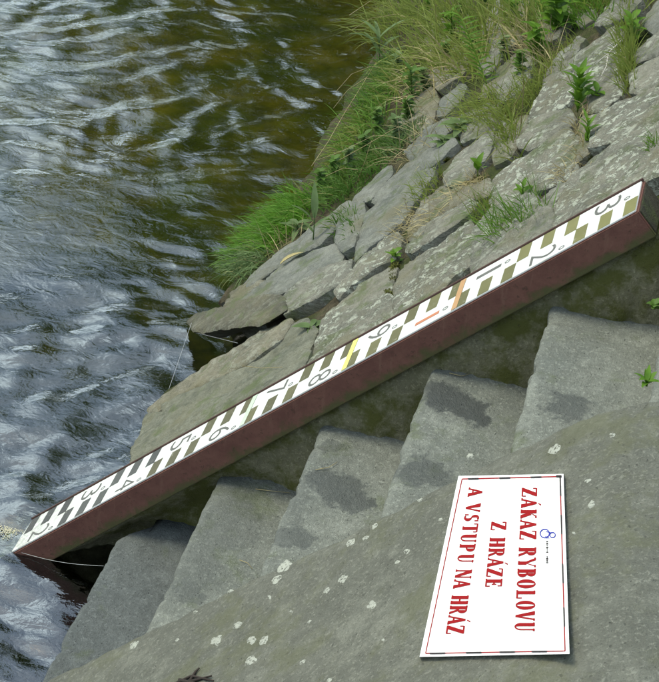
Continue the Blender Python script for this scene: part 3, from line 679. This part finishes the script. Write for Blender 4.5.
for a, b, w, fs in ((TL, TR, 1.5, (.06, .38, .70)), (TR, BR_, 1.3, (.0, .22, .50, .75)), (BR_, BL, 1.4, (.13, .36, .60, .86))):
    for f in fs: dash.append(strip(lerp(a, b, f), lerp(a, b, f + .11), w))
dash.append(strip((556.5, 476.2), (562, 476.2), 2.2))
for d_ in dash: px_quads('border_dash', [d_], SIGNK, .0012)
def ring(cx, cy, rx, ry, w, n=28):
    return [[(cx + (rx - s_) * math.cos(2 * math.pi * t_ / n), cy + (ry - s_) * math.sin(2 * math.pi * t_ / n)) for t_, s_ in ((k, 0), (k + 1, 0), (k + 1, w), (k, w))] for k in range(n)]
px_quads('emblem', ring(545.2, 533.5, 5.0, 4.8, 1.0) + ring(553, 535, 3.2, 3.0, .9) + [strip((545.5 + .9 * k, 536), (547 + .9 * k, 538.5), .45) for k in range(4)] + [strip((546.5, 531.5), (551, 532.5), .8)], SIGNB)
random.seed(5); yv = 541.; marks = []
while yv < 563:
    h = random.uniform(.7, 1.6); w = random.uniform(.6, 2.2)
    if not 553 < yv < 556: marks.append([(547.6 - w / 2, yv), (547.6 + w / 2, yv), (547.6 + w / 2, yv + h), (547.6 - w / 2, yv + h)])
    yv += h + random.uniform(.3, .8)
px_quads('small_print', marks, SIGNK)

# ------------------------------------------------------------------ plants
random.seed(21)
UPV = np.array([0, 0, 1.])
def blade_geo(V, F, p, d, L, w, bend, seg=4):
    """a curved tapering blade from p along d, drooping by bend"""
    d = d / np.linalg.norm(d); side = np.cross(d, UPV); nl = np.linalg.norm(side)
    side = side / nl if nl > 1e-3 else np.array([1., 0, 0]); a = random.uniform(0, 3.14); side = side * math.cos(a) + np.cross(d, side) * math.sin(a)
    b = len(V); q = p.copy(); dd = d.copy()
    for i in range(seg + 1):
        t = i / seg; ww = w * (1 - t ** 1.6) * (.75 + .5 * min(t * 3, .5)) + .0002
        V.append(q - side * ww / 2); V.append(q + side * ww / 2)
        q = q + dd * L / seg; dd = dd - UPV * bend / seg; dd /= np.linalg.norm(dd)
    for i in range(seg): F.append((b + 2 * i, b + 2 * i + 1, b + 2 * i + 3, b + 2 * i + 2))
def leaf_geo(V, F, p, d, L, w, fold=.25, droop=.4, seg=5, tip=1.):
    d = d / np.linalg.norm(d); side = np.cross(d, UPV); nl = np.linalg.norm(side); side = side / nl if nl > 1e-3 else np.array([1., 0, 0])
    b = len(V); q = p.copy(); dd = d.copy()
    for i in range(seg + 1):
        t = i / seg; ww = w * math.sin(math.pi * min(1, (t * .93 + .05) ** .8)) * .5 + .0004; up = np.cross(side, dd); up = up if up[2] > 0 else -up
        V += [q - side * ww + up * ww * fold, q, q + side * ww + up * ww * fold]
        q = q + dd * L / seg; dd = dd - UPV * droop / seg; dd /= np.linalg.norm(dd)
    for i in range(seg):
        a = b + 3 * i; F.append((a, a + 1, a + 4, a + 3)); F.append((a + 1, a + 2, a + 5, a + 4))
def rdir(lean, spread):
    v = np.array(lean, float) + np.random.normal(0, spread, 3); v[2] = abs(v[2]) * .8 + .15; return v
def bank_at(u, v, off=None): return on_slope(u, v, BANK_OFF - .02 if off is None else off)
def tuft(label, roots, n, L, w, m, lean=(-.3, -.1, 1), spread=.35, bend=.9, jitter=3., name='grass_tuft', cat='grass', group='grass tufts in the bank joints', off=None):
    V = []; F = []; c = bank_at(*np.mean(roots, 0), off)
    for _ in range(n):
        k = random.randrange(max(1, len(roots) - 1)); u, v = lerp(roots[k], roots[min(k + 1, len(roots) - 1)], random.random())
        gx, gy = (max(-1.6, min(1.6, random.gauss(0, 1))) for _k in (0, 1)); p = bank_at(u + gx * jitter, v + gy * jitter, off)
        blade_geo(V, F, p, rdir(lean, spread), L * random.uniform(.45, 1.15), w * random.uniform(.6, 1.2), bend * random.uniform(.4, 1.4))
    c = bank_at(*np.mean(roots, 0), off)
    return tag(mesh_obj(name, V, F, m, None, c, True), label, cat, group)
def line_roots(a, b, n): return [lerp(a, b, k / (n - 1)) for k in range(n)]

# bright overhanging tuft at the waterline
tuft('thick bright green grass cushion hanging over the water edge', line_roots((262, 250), (306, 208), 9) + line_roots((300, 205), (240, 262), 7), 1500, .105, .0042, GRASSB, (-.75, -.25, .55), .35, 1.5, 6, off=BANK_OFF - .03)
tuft('darker grass fringe trailing into the water below the bright cushion', line_roots((232, 268), (268, 250), 5), 260, .09, .004, LEAFP, (-.7, -.4, .4), .4, 1.6, 5)
tuft('soft green grass behind the bright cushion toward the big weed patch', line_roots((312, 200), (352, 165), 6), 130, .08, .0045, GRASS, (-.6, -.1, .7), .4, 1.3, 6)
tuft('upper green grass mound beside the brown water', line_roots((352, 150), (392, 92), 7), 220, .11, .005, GRASS, (-.6, 0, .7), .42, 1.4, 9)
tuft('straw and grass mix at the top edge of the bank', line_roots((420, 60), (470, 5), 6), 260, .19, .006, GRASS2, (-.4, 0, .9), .45, 1.2, 12)
tuft('dry straw sheaf under the bushy weeds', line_roots((415, 100), (470, 55), 6), 130, .17, .003, STRAW, (-.6, -.2, .5), .5, 1.2, 10, 'dry_grass', 'grass', 'dry grass on the bank')
tuft('grass curtain hanging at the middle of the upper stones', line_roots((500, 110), (512, 155), 5), 220, .11, .0036, GRASS2, (-.3, -.3, .9), .35, 1.1, 7)
tuft('tall yellow grass under the leafy patch at the top', line_roots((470, 40), (535, 25), 7), 280, .20, .006, GRASS2, (-.2, 0, 1), .35, .8, 12)
tuft('olive grass strip between the right upper stones', line_roots((626, 25), (628, 92), 8), 360, .10, .0035, GRASS2, (-.2, -.2, 1), .32, 1.1, 5)
tuft('grass at the very top right of the bank', line_roots((585, 0), (640, -5), 6), 320, .20, .004, GRASS2, (-.2, 0, 1), .35, .9, 10)
tuft('wispy green grass leaning over the gauge beam', line_roots((490, 240), (540, 215), 6), 330, .10, .0026, GRASS, (-.25, -.2, 1), .45, 1.0, 7)
tuft('thin grass and moss strand beside the wispy tuft', line_roots((476, 225), (490, 205), 3), 90, .08, .0026, GRASS2, (-.2, -.2, 1), .4, 1., 5)
tuft('small dark sprig between the two smooth slabs', [(347, 232), (348, 228), (349, 224)], 190, .06, .004, LEAF, (-.2, -.2, 1), .45, 1., 8)
tuft('short grass along the joint under the upper slabs', line_roots((416, 205), (440, 178), 4), 130, .07, .003, GRASS2, (-.3, -.2, 1), .4, 1.2, 5)
tuft('straw wisps lying along the lower stone joint', line_roots((418, 245), (455, 200), 5), 60, .10, .002, STRAW, (-.5, -.4, .4), .4, 1.3, 5, 'dry_grass', 'grass', 'dry grass on the bank')
tuft('dry stems lying under the bright grass cushion', line_roots((262, 262), (300, 240), 5), 45, .14, .002, STRAW, (.3, .2, .3), .5, .9, 5, 'dry_grass', 'grass', 'dry grass on the bank')
tuft('dry straw between the weeds and the smooth slab', line_roots((405, 165), (452, 125), 6), 90, .14, .0022, STRAW, (-.4, -.3, .6), .5, 1.2, 7, 'dry_grass', 'grass', 'dry grass on the bank')
tuft('dry grass below the leafy weed of the right stones', line_roots((583, 120), (586, 160), 4), 120, .08, .0026, STRAW, (-.2, -.3, .8), .4, 1.2, 5, 'dry_grass', 'grass', 'dry grass on the bank')
tuft('green grass sprouting below the bare twig', line_roots((560, 60), (575, 90), 4), 60, .07, .003, GRASS2, (-.2, -.2, 1), .4, 1., 5)
tuft('grass clump cut by the right edge of the picture', [(655, 155), (660, 150)], 90, .06, .004, GRASS, (-.3, -.2, 1), .4, 1., 4)
tuft('dry grass at the top centre behind the weeds', line_roots((515, 40), (550, 60), 4), 160, .16, .003, STRAW, (-.3, -.2, .8), .4, 1., 9, 'dry_grass', 'grass', 'dry grass on the bank')
tuft('grass blades at the top left of the bank beside the river', line_roots((385, 40), (420, 8), 5), 300, .22, .004, GRASS2, (-.6, 0, .7), .45, 1.3, 9)

tuft('weedy grass behind the bright cushion along the smooth slab', line_roots((322, 205), (350, 180), 5), 330, .065, .004, LEAF, (-.5, -.2, .6), .5, 1.3, 6)
tuft('weedy grass between the riverside mound and the wedge slab', line_roots((362, 170), (396, 142), 5), 330, .065, .004, LEAF, (-.5, -.2, .6), .5, 1.3, 6)
tuft('pale grass on the muddy toe left of the brown corner stone', line_roots((238, 276), (262, 258), 5), 240, .07, .0035, LEAFP, (-.6, -.4, .5), .45, 1.5, 5)
tuft('fresh grass thatch above the upper mound', line_roots((392, 95), (428, 50), 6), 200, .12, .0055, GRASS2, (-.6, 0, .7), .45, 1.3, 10)
tuft('yellowing grass thatch at the top centre of the bank', line_roots((440, 70), (500, 60), 7), 300, .14, .006, GRASS2, (-.4, -.1, .8), .45, 1.1, 11)
tuft('loose grass over the stones left of the grass curtain', line_roots((468, 128), (500, 100), 5), 260, .12, .003, GRASS2, (-.5, -.3, .6), .45, 1.2, 8)
tuft('short turf along the topmost joint', line_roots((540, 20), (600, 12), 7), 420, .11, .004, GRASS, (-.3, -.1, .9), .4, 1.1, 9)
tuft('grass wisps in the joint above the long upper slab', line_roots((578, 45), (548, 72), 4), 120, .07, .003, GRASS2, (-.4, -.2, .8), .4, 1.2, 4)
tuft('brown dead grass in the joint under the right slabs', line_roots((560, 182), (588, 160), 4), 110, .05, .0024, STRAW, (-.4, -.3, .6), .45, 1.3, 4, 'dry_grass', 'grass', 'dry grass on the bank')
tuft('dead grass trash beside the small bright sprout', line_roots((462, 198), (486, 180), 4), 130, .06, .0024, STRAW, (-.4, -.3, .5), .5, 1.3, 5, 'dry_grass', 'grass', 'dry grass on the bank')
tuft('dead grass in the long joint of the lichened stones', line_roots((398, 240), (420, 212), 4), 110, .06, .0024, STRAW, (-.4, -.3, .5), .5, 1.3, 5, 'dry_grass', 'grass', 'dry grass on the bank')
tuft('grass clump in the wide joint left of the long upper slab', line_roots((520, 112), (546, 70), 6), 260, .08, .003, GRASS2, (-.3, -.2, .9), .4, 1.1, 6)
tuft('low weeds covering the mud beside the wedge slab', line_roots((340, 196), (384, 160), 6), 330, .045, .005, LEAF, (-.2, -.3, .9), .5, .8, 5)
tuft('low weeds covering the mud above the shadowed slab end', line_roots((386, 156), (420, 122), 6), 330, .045, .005, LEAFP, (-.2, -.3, .9), .5, .8, 5)
tuft('green weeds hanging over the edge at the top of the river bank', line_roots((372, 110), (396, 60), 6), 380, .08, .005, LEAF, (-.7, -.2, .4), .5, 1.2, 7)
tuft('grass edge reaching down to the brown water', line_roots((336, 168), (366, 118), 6), 170, .09, .0045, GRASS2, (-.7, -.2, .5), .45, 1.5, 6)
# moss cushions in the joints: low mounds
def moss(label, u, v, ru, rv, ang, h=.014):
    V = []; F = []; c = on_slope(u, v, BANK_OFF - .03); a0 = math.radians(ang)
    for _ in range(int(95 * ru * rv / 4)):
        r_ = math.sqrt(random.random()); a = random.uniform(0, 6.28); du, dv = ru * r_ * math.cos(a), rv * r_ * math.sin(a)
        p = on_slope(u + du * math.cos(a0) + dv * math.sin(a0), v - du * math.sin(a0) + dv * math.cos(a0), BANK_OFF - .03 + h * (1 - r_ * r_))
        leaf_geo(V, F, p, rdir((0, 0, .6), .6), random.uniform(.005, .011), .0035, .3, .6, 2)
    tag(mesh_obj('moss_cushion', V, F, MOSS, None, c, True), label, 'moss', 'moss cushions between the stones')
for a in [('yellow moss in the joint beside the long thin slab', 446, 158, 9, 5, 55), ('bright moss column rising from the gauge between two lichened stones', 394, 272, 4, 20, -12), ('moss pad under the upper lichened slab', 514, 151, 11, 5, 30),
          ('moss strip in the joint left of the wispy grass', 474, 236, 4, 9, 0), ('moss beside the red numeral end of the gauge', 388, 294, 5, 7, 0), ('brown moss under the smooth blue slab', 330, 258, 9, 3, 40), ('moss pad above the dark hole by the water', 286, 300, 8, 4, 20),
          ('moss tuft on the lower stone near the hole', 309, 330, 6, 8, 10), ('moss line below the right upper joint', 590, 158, 12, 4, 35), ('moss under the small bright sprout', 476, 184, 9, 6, 20), ('moss pad left of the upper grass curtain', 497, 205, 8, 4, 30)]: moss(*a)

def plant(label, u, v, stem_h, leaves, m, lean=(-.1, -.1, 1), name='weed_plant', group='leafy weeds on the bank', dirs=None, stem_r=.0022, off=None):
    """leaves: list of (height fraction, length, width, azimuth deg, rise)"""
    base = bank_at(u, v, off); root = empty(name, base); tag(root, label, 'plant', group)
    d = np.array(lean, float); d /= np.linalg.norm(d); pts = [base + d * stem_h * t + np.array([.01, .006, 0]) * math.sin(3 * t) * stem_h for t in np.linspace(0, 1, 6)]
    Vs, Fs = tube_geo(pts, stem_r, 5, stem_r * .5); mesh_obj('stem', Vs, Fs, m, root, base, True)
    for (hf, L, w, az, rise) in leaves:
        p = base + d * stem_h * hf + np.array([.01, .006, 0]) * math.sin(3 * hf) * stem_h; a = math.radians(az)
        V = []; F = []; leaf_geo(V, F, p, np.array([math.cos(a), math.sin(a), rise]), L, w, random.uniform(.15, .45), random.uniform(.3, 1.1)); mesh_obj('leaf', V, F, m, root, p, True)
    return root
def whorl(n, L, w, h0=0., h1=1., rise=(.2, 1.2)):
    return [(h0 + (h1 - h0) * k / max(1, n - 1), L * random.uniform(.65, 1.15), w * random.uniform(.75, 1.15), k * 137.5 + random.uniform(-25, 25), random.uniform(*rise)) for k in range(n)]
plant('tall leafy weed with upright leaves rooted between the right upper stones', 578, 112, .11, whorl(24, .055, .017, .05, 1, (.5, 1.8)), LEAFB)
plant('broad low leaf of the right upper weed beside the twig', 597, 102, .03, whorl(7, .045, .02, .2, 1, (.3, .9)), LEAFB)
plant('slim bright sprout in the joint below the tall leafy weed', 587, 148, .075, whorl(16, .034, .009, .1, 1, (.5, 1.6)), LEAFB)
plant('small single bright sprout on the moss beside the curved stone', 478, 180, .045, whorl(5, .036, .018, .6, 1, (.8, 2)), LEAFB)
plant('little green sprig above the gauge among wispy grass', 523, 200, .04, whorl(8, .04, .012, .2, 1, (.4, 1.3)), LEAFB)
plant('tiny green plant at the corner of the top step', 647, 386, .012, whorl(8, .026, .009, .2, 1, (.6, 1.6)), LEAFB, group='small weeds by the steps', off=PAR_OFF - .05)
plant('small weed on the mossy wall under the gauge end', 655, 309, .012, whorl(9, .018, .012, .2, 1, (.2, .9)), LEAF, group='small weeds by the steps', off=-.15)
plant('bushy broad-leaved weed at the top of the bank', 556, 38, .13, whorl(34, .06, .026, .1, 1, (.1, 1.1)), LEAFB)
plant('second broad-leaved weed leaning over the upper slab', 536, 62, .11, whorl(26, .05, .022, .1, 1, (.1, 1.)), LEAFB)
plant('feathery yellow green fern-like weed at the top', 490, 92, .22, [(t, .045, .008, 100 + (70 if k % 2 else -70), .5) for k, t in enumerate(np.linspace(.15, 1, 26))], LEAFB, (-.55, .35, .85))
plant('pale broad weed trailing over the middle slabs', 445, 150, .04, whorl(14, .06, .02, .1, 1, (.05, .5)), LEAFP)
plant('pale trailing weed above the thin slab', 462, 135, .04, whorl(14, .065, .022, .1, 1, (.05, .5)), LEAFP)
plant('long drooping dock leaf standing by the smooth slab', 313, 246, .12, [(.75, .10, .020, 110, 2.4), (.6, .09, .016, 200, 1.6), (.5, .06, .012, 20, 1.2), (.35, .05, .01, 160, .8)], LEAFP, (-.02, 0, 1))
plant('grey green weed sprawling over the dry stems near the water', 298, 232, .03, whorl(9, .06, .018, .1, 1, (.1, .6)), LEAFP)
plant('reed-like sprout leaning over the brown water', 380, 62, .10, whorl(10, .13, .014, .2, 1, (.4, 1.4)), LEAFP)
for i, (lab, u, v) in enumerate([('clover-leaved weed low by the river edge', 350, 172), ('clover-leaved weed above the wedge slab', 366, 158), ('clover-leaved weed next to the shadowed slab end', 408, 122), ('clover-leaved weed between the grass mound and slabs', 396, 142), ('clover-leaved weed at the waterline', 336, 182),
                                  ('small-leaved weed deep in the upper grasses', 462, 22), ('small-leaved weed right of the fern-like weed', 504, 62), ('small-leaved weed left of the fern-like weed', 446, 66), ('small-leaved weed at the top edge above the fern-like weed', 486, 8), ('small-leaved weed in the straw sheaf', 424, 92), ('clover-leaved weed at the lower end of the weed strip', 322, 194), ('clover-leaved weed above the long straw stalk foot', 378, 132), ('clover-leaved weed behind the reed-like sprout', 398, 76), ('small-leaved weed under the broad-leaved patch', 520, 78), ('small-leaved weed at the edge of the top slab', 474, 60)]):
    plant(lab, u, v, .08, whorl(30, .026, .018, .05, 1, (.0, .9)), LEAFP if i % 3 == 0 else LEAF)
plant('bright young weed in the upper grasses beside the straw', 452, 44, .12, whorl(22, .045, .016, .1, 1, (.2, 1.3)), LEAFB)
plant('bright young weed at the top left of the upper grasses', 428, 18, .12, whorl(22, .045, .016, .1, 1, (.2, 1.3)), LEAFB)
plant('bright young weed between the fern-like weed and the top slab', 512, 34, .11, whorl(22, .042, .018, .1, 1, (.2, 1.3)), LEAFB)
plant('nettle-like weed behind the clover weeds by the river', 412, 104, .12, whorl(24, .04, .018, .1, 1, (.1, 1.1)), LEAF)
plant('young weed on the gauge side between lichened stones', 396, 262, .03, whorl(9, .03, .012, .1, 1, (.3, 1.2)), LEAFB)
plant('flat leaf rosette lying in front of the striped stone', 312, 330, .012, whorl(7, .05, .018, .1, 1, (.05, .4)), LEAFP)
plant('leafy weed at the top right beside the grass strip', 632, 40, .06, whorl(12, .05, .02, .1, 1, (.3, 1.2)), LEAFB)

def stalk(label, pix, r, m, name='straw_stalk', cat='stalk', group='loose straw stalks', lift=(0, .05)):
    pts = [on_slope(u, v, BANK_OFF + lift[0] + (lift[1] - lift[0]) * k / (len(pix) - 1)) for k, (u, v) in enumerate(pix)]
    V, F = tube_geo(pts, r, 5, r * .5); return tag(mesh_obj(name, V, F, m, None, pts[0], True), label, cat, group)
stalk('long pale straw stalk slanting over the brown water', [(378, 60), (362, 86), (345, 113), (329, 141), (312, 166)], .0016, STRAW, lift=(.0, .10))
stalk('straw stalk arching across the upper grass mound', [(340, 160), (365, 146), (392, 130), (410, 122)], .0013, STRAW, lift=(.06, .05))
stalk('straw stalk along the riverside weeds', [(318, 160), (345, 150), (375, 135)], .0012, STRAW, lift=(.06, .08))
stalk('thin upright dry stem in the middle of the upper weeds', [(521, 130), (524, 90), (523, 60), (522, 40)], .0014, STRAW, lift=(-.02, .22))
stalk('bent straw at the top left over the water', [(350, 15), (372, 0), (390, -6)], .0014, STRAW, lift=(.12, .05))
stalk('dry stem crossing the fern-like weed', [(508, 118), (518, 100), (528, 80), (534, 50)], .0013, STRAW, lift=(-.02, .15))
stalk('slender straw in front of the lower weeds', [(356, 186), (366, 160), (372, 140)], .0011, STRAW, lift=(-.01, .1))
stalk('short straw lying on the greenish lower stone', [(243, 366), (262, 368), (283, 367)], .0010, STRAW, lift=(.006, .006))
for k_, (lab, pix, lf) in enumerate([('arching straw over the river from the upper mound', [(392, 70), (372, 66), (352, 74), (336, 92)], (0, .12)), ('arching straw below the reed-like sprout', [(388, 82), (366, 78), (348, 90), (334, 108)], (0, .1)), ('arching straw at the top edge over the river', [(420, 22), (398, 14), (372, 18), (352, 30)], (0, .14)),
        ('straw bent toward the water beside the clover weeds', [(360, 170), (344, 168), (326, 176)], (0, .06)), ('tall straw rising out of the top grasses', [(470, 40), (466, 20), (458, 2)], (0, .2)), ('tall straw leaning left out of the top grasses', [(452, 60), (436, 40), (418, 28)], (0, .16))]): stalk(lab, pix, .0012, STRAW, lift=lf)
def step_straw(label, i, pix):
    pts = [on_level(u, v, Z0 + RISE * i + .004) for u, v in pix]; V, F = tube_geo(pts, .0009, 5, .0006); tag(mesh_obj('straw_stalk', V, F, STRAW, None, pts[0], True), label, 'stalk', 'loose straw stalks')
step_straw('pale straw lying at the back of the second step from the water', 1, [(256, 489), (272, 491), (291, 493)])
step_straw('short crooked straw on the second step near the cheek wall', 1, [(240, 560), (248, 563), (253, 569)])
step_straw('short straw on the third step under the damp patch', 2, [(316, 470), (330, 467), (338, 462)])
step_straw('straw bit lying on the fourth step near the gauge', 3, [(450, 373), (462, 376), (470, 374)])
tw = empty('dry_twig', on_slope(622, 40, BANK_OFF)); tag(tw, 'bleached forked twig lying on the upper right slab', 'twig')
for pix in ([(622, 40), (609, 53), (596, 64)], [(609, 53), (607, 66), (602, 76)], [(622, 38), (612, 44), (607, 47)]):
    pts = [on_slope(u, v, BANK_OFF + .012) for u, v in pix]; V, F = tube_geo(pts, .0022, 5, .0012); mesh_obj('branch', V, F, TWIG, tw, pts[0], True)
V = []; F = []
leaf_geo(V, F, on_slope(281, 264, BANK_OFF + .010), ES * .9 + EY * .3, .07, .013, .9, .5); tag(mesh_obj('dry_leaf', V, F, DRYLEAF, None, on_slope(278, 265, BANK_OFF + .004), True), 'curled yellow dry leaf lying between two smooth slabs', 'leaf')
# froth where the current meets the gauge foot
random.seed(4); V = []; F = []
for k in range(1500):
    r_ = abs(random.gauss(0, 1)); u = 30 - r_ * 14 + random.gauss(0, 4); v = 519 + r_ * 6 + random.gauss(0, 4); rad = random.uniform(.0005, .0017); c = on_level(u, v, WATER_Z - .0005); b = len(V)
    for (q, zz) in ((1, 0), (.7, .6)):
        for a in range(6): V.append(c + rad * np.array([q * math.cos(a * 1.047), q * math.sin(a * 1.047), zz]))
    V.append(c + np.array([0, 0, rad * .85]))
    for a in range(6): F.append((b + a, b + (a + 1) % 6, b + 6 + (a + 1) % 6, b + 6 + a)); F.append((b + 6 + a, b + 6 + (a + 1) % 6, b + 12))
tag(mesh_obj('foam', V, F, mat_plain('froth', (.60, .56, .40), .5), None, on_level(20, 524, WATER_Z), True), 'yellowish froth on the water at the foot of the gauge', 'foam', kind='stuff')
tg = empty('dark_twig_litter', on_slope(196, 684, PAR_OFF)); tag(tg, 'dark rotten twigs at the bottom edge of the cheek wall', 'twig')
for pix in ([(176, 684), (192, 676), (214, 681)], [(185, 690), (196, 672), (200, 668)], [(180, 680), (205, 686), (222, 684)], [(190, 682), (212, 676)]):
    pts = [on_slope(u, v, PAR_OFF + .006) for u, v in pix]; V, F = tube_geo(pts, .0035, 5, .0015); mesh_obj('branch', V, F, DARKTWIG, tg, pts[0], True)

# ------------------------------------------------------------------ fishing lines
def wire(label, pts, r=.0005):
    V, F = tube_geo(pts, r, 5); tag(mesh_obj('fishing_line', V, F, LINE, None, pts[0], True), label, 'line', 'stray fishing lines')
a = slope_pt(2.08 * UL, -.002, -.01); b = np.array([*on_level(104, 566, WATER_Z + .05)])
wire('thin stray line from the gauge foot to the lowest step', [a + (b - a) * t - UPV * .01 * math.sin(math.pi * t) for t in np.linspace(0, 1, 8)])
a = on_slope(192, 323, BANK_OFF + .012); b = on_level(167, 396, WATER_Z + .004); wire('thin stray line running from the overhanging stone down along the water', [a + (b - a) * t for t in np.linspace(0, 1, 6)], .0005)
a = on_slope(198, 333, BANK_OFF + .0); b = on_slope(238, 343, BANK_OFF + .012); wire('thin stray line crossing the dark hole', [a + (b - a) * t for t in np.linspace(0, 1, 6)], .0004)

# ------------------------------------------------------------------ riverside trees upstream, mirrored in the water
def tree(label, x, y, z, h, cx, cy, cz, rx, ry, rz, n, seed):
    rs = np.random.RandomState(seed); root = empty('riverside_tree', (x, y, z)); tag(root, label, 'tree', 'trees upstream of the picture')
    pts = [np.array([x, y, z - .2]), np.array([x + .1, y, z + h * .2]), np.array([x * .8 + cx * .2, y * .8 + cy * .2, z + h * .45]), np.array([cx, cy, z + h * .8])]
    V, F = tube_geo(pts, .28, 9, .06)
    for _ in range(9):
        a = rs.uniform(0, 6.28); t = pts[2] + (pts[3] - pts[2]) * rs.uniform(-.3, .8); e = np.array([cx + rx * .7 * math.cos(a), cy + ry * .7 * math.sin(a), cz + rs.uniform(-.5, .6) * rz])
        v2, f2 = tube_geo([t, (t + e) / 2 + np.array([0, 0, .3]), e], .09, 6, .02); b = len(V); V += v2; F += [tuple(q + b for q in f) for f in f2]
    mesh_obj('trunk', V, F, BARK, root, (x, y, z), True)
    C = []
    for _ in range(46):
        d = rs.normal(size=3); d /= np.linalg.norm(d); C.append(np.array([cx, cy, cz]) + d * np.array([rx, ry, rz]) * rs.uniform(.35, 1.) ** .6)
    V = []; F = []
    for i in range(n):
        c = C[rs.randint(len(C))]; p = c + rs.normal(size=3) * np.array([.22 * rx, .22 * ry, .16 * rz]); u = rs.normal(size=3); u /= np.linalg.norm(u); w = np.cross(u, rs.normal(size=3)); w /= np.linalg.norm(w); s_ = rs.uniform(.07, .15)
        b = len(V); V += [p - u * s_, p + w * s_ * .5, p + u * s_, p - w * s_ * .5]; F.append((b, b + 1, b + 2, b + 3))
    mesh_obj('crown', V, F, TREELEAF, root, (cx, cy, cz))
tree('low spreading leafy tree overhanging the river upstream', 2.9, 12, TOP_Z, 7, -.9, 12, 4.4, 3.2, 3.0, 3.1, 24000, 1)
tree('taller leafy tree upstream on the bank', 3.2, 13, TOP_Z, 11, 1.6, 13, 9.2, 3.6, 3.4, 3.6, 18000, 2)
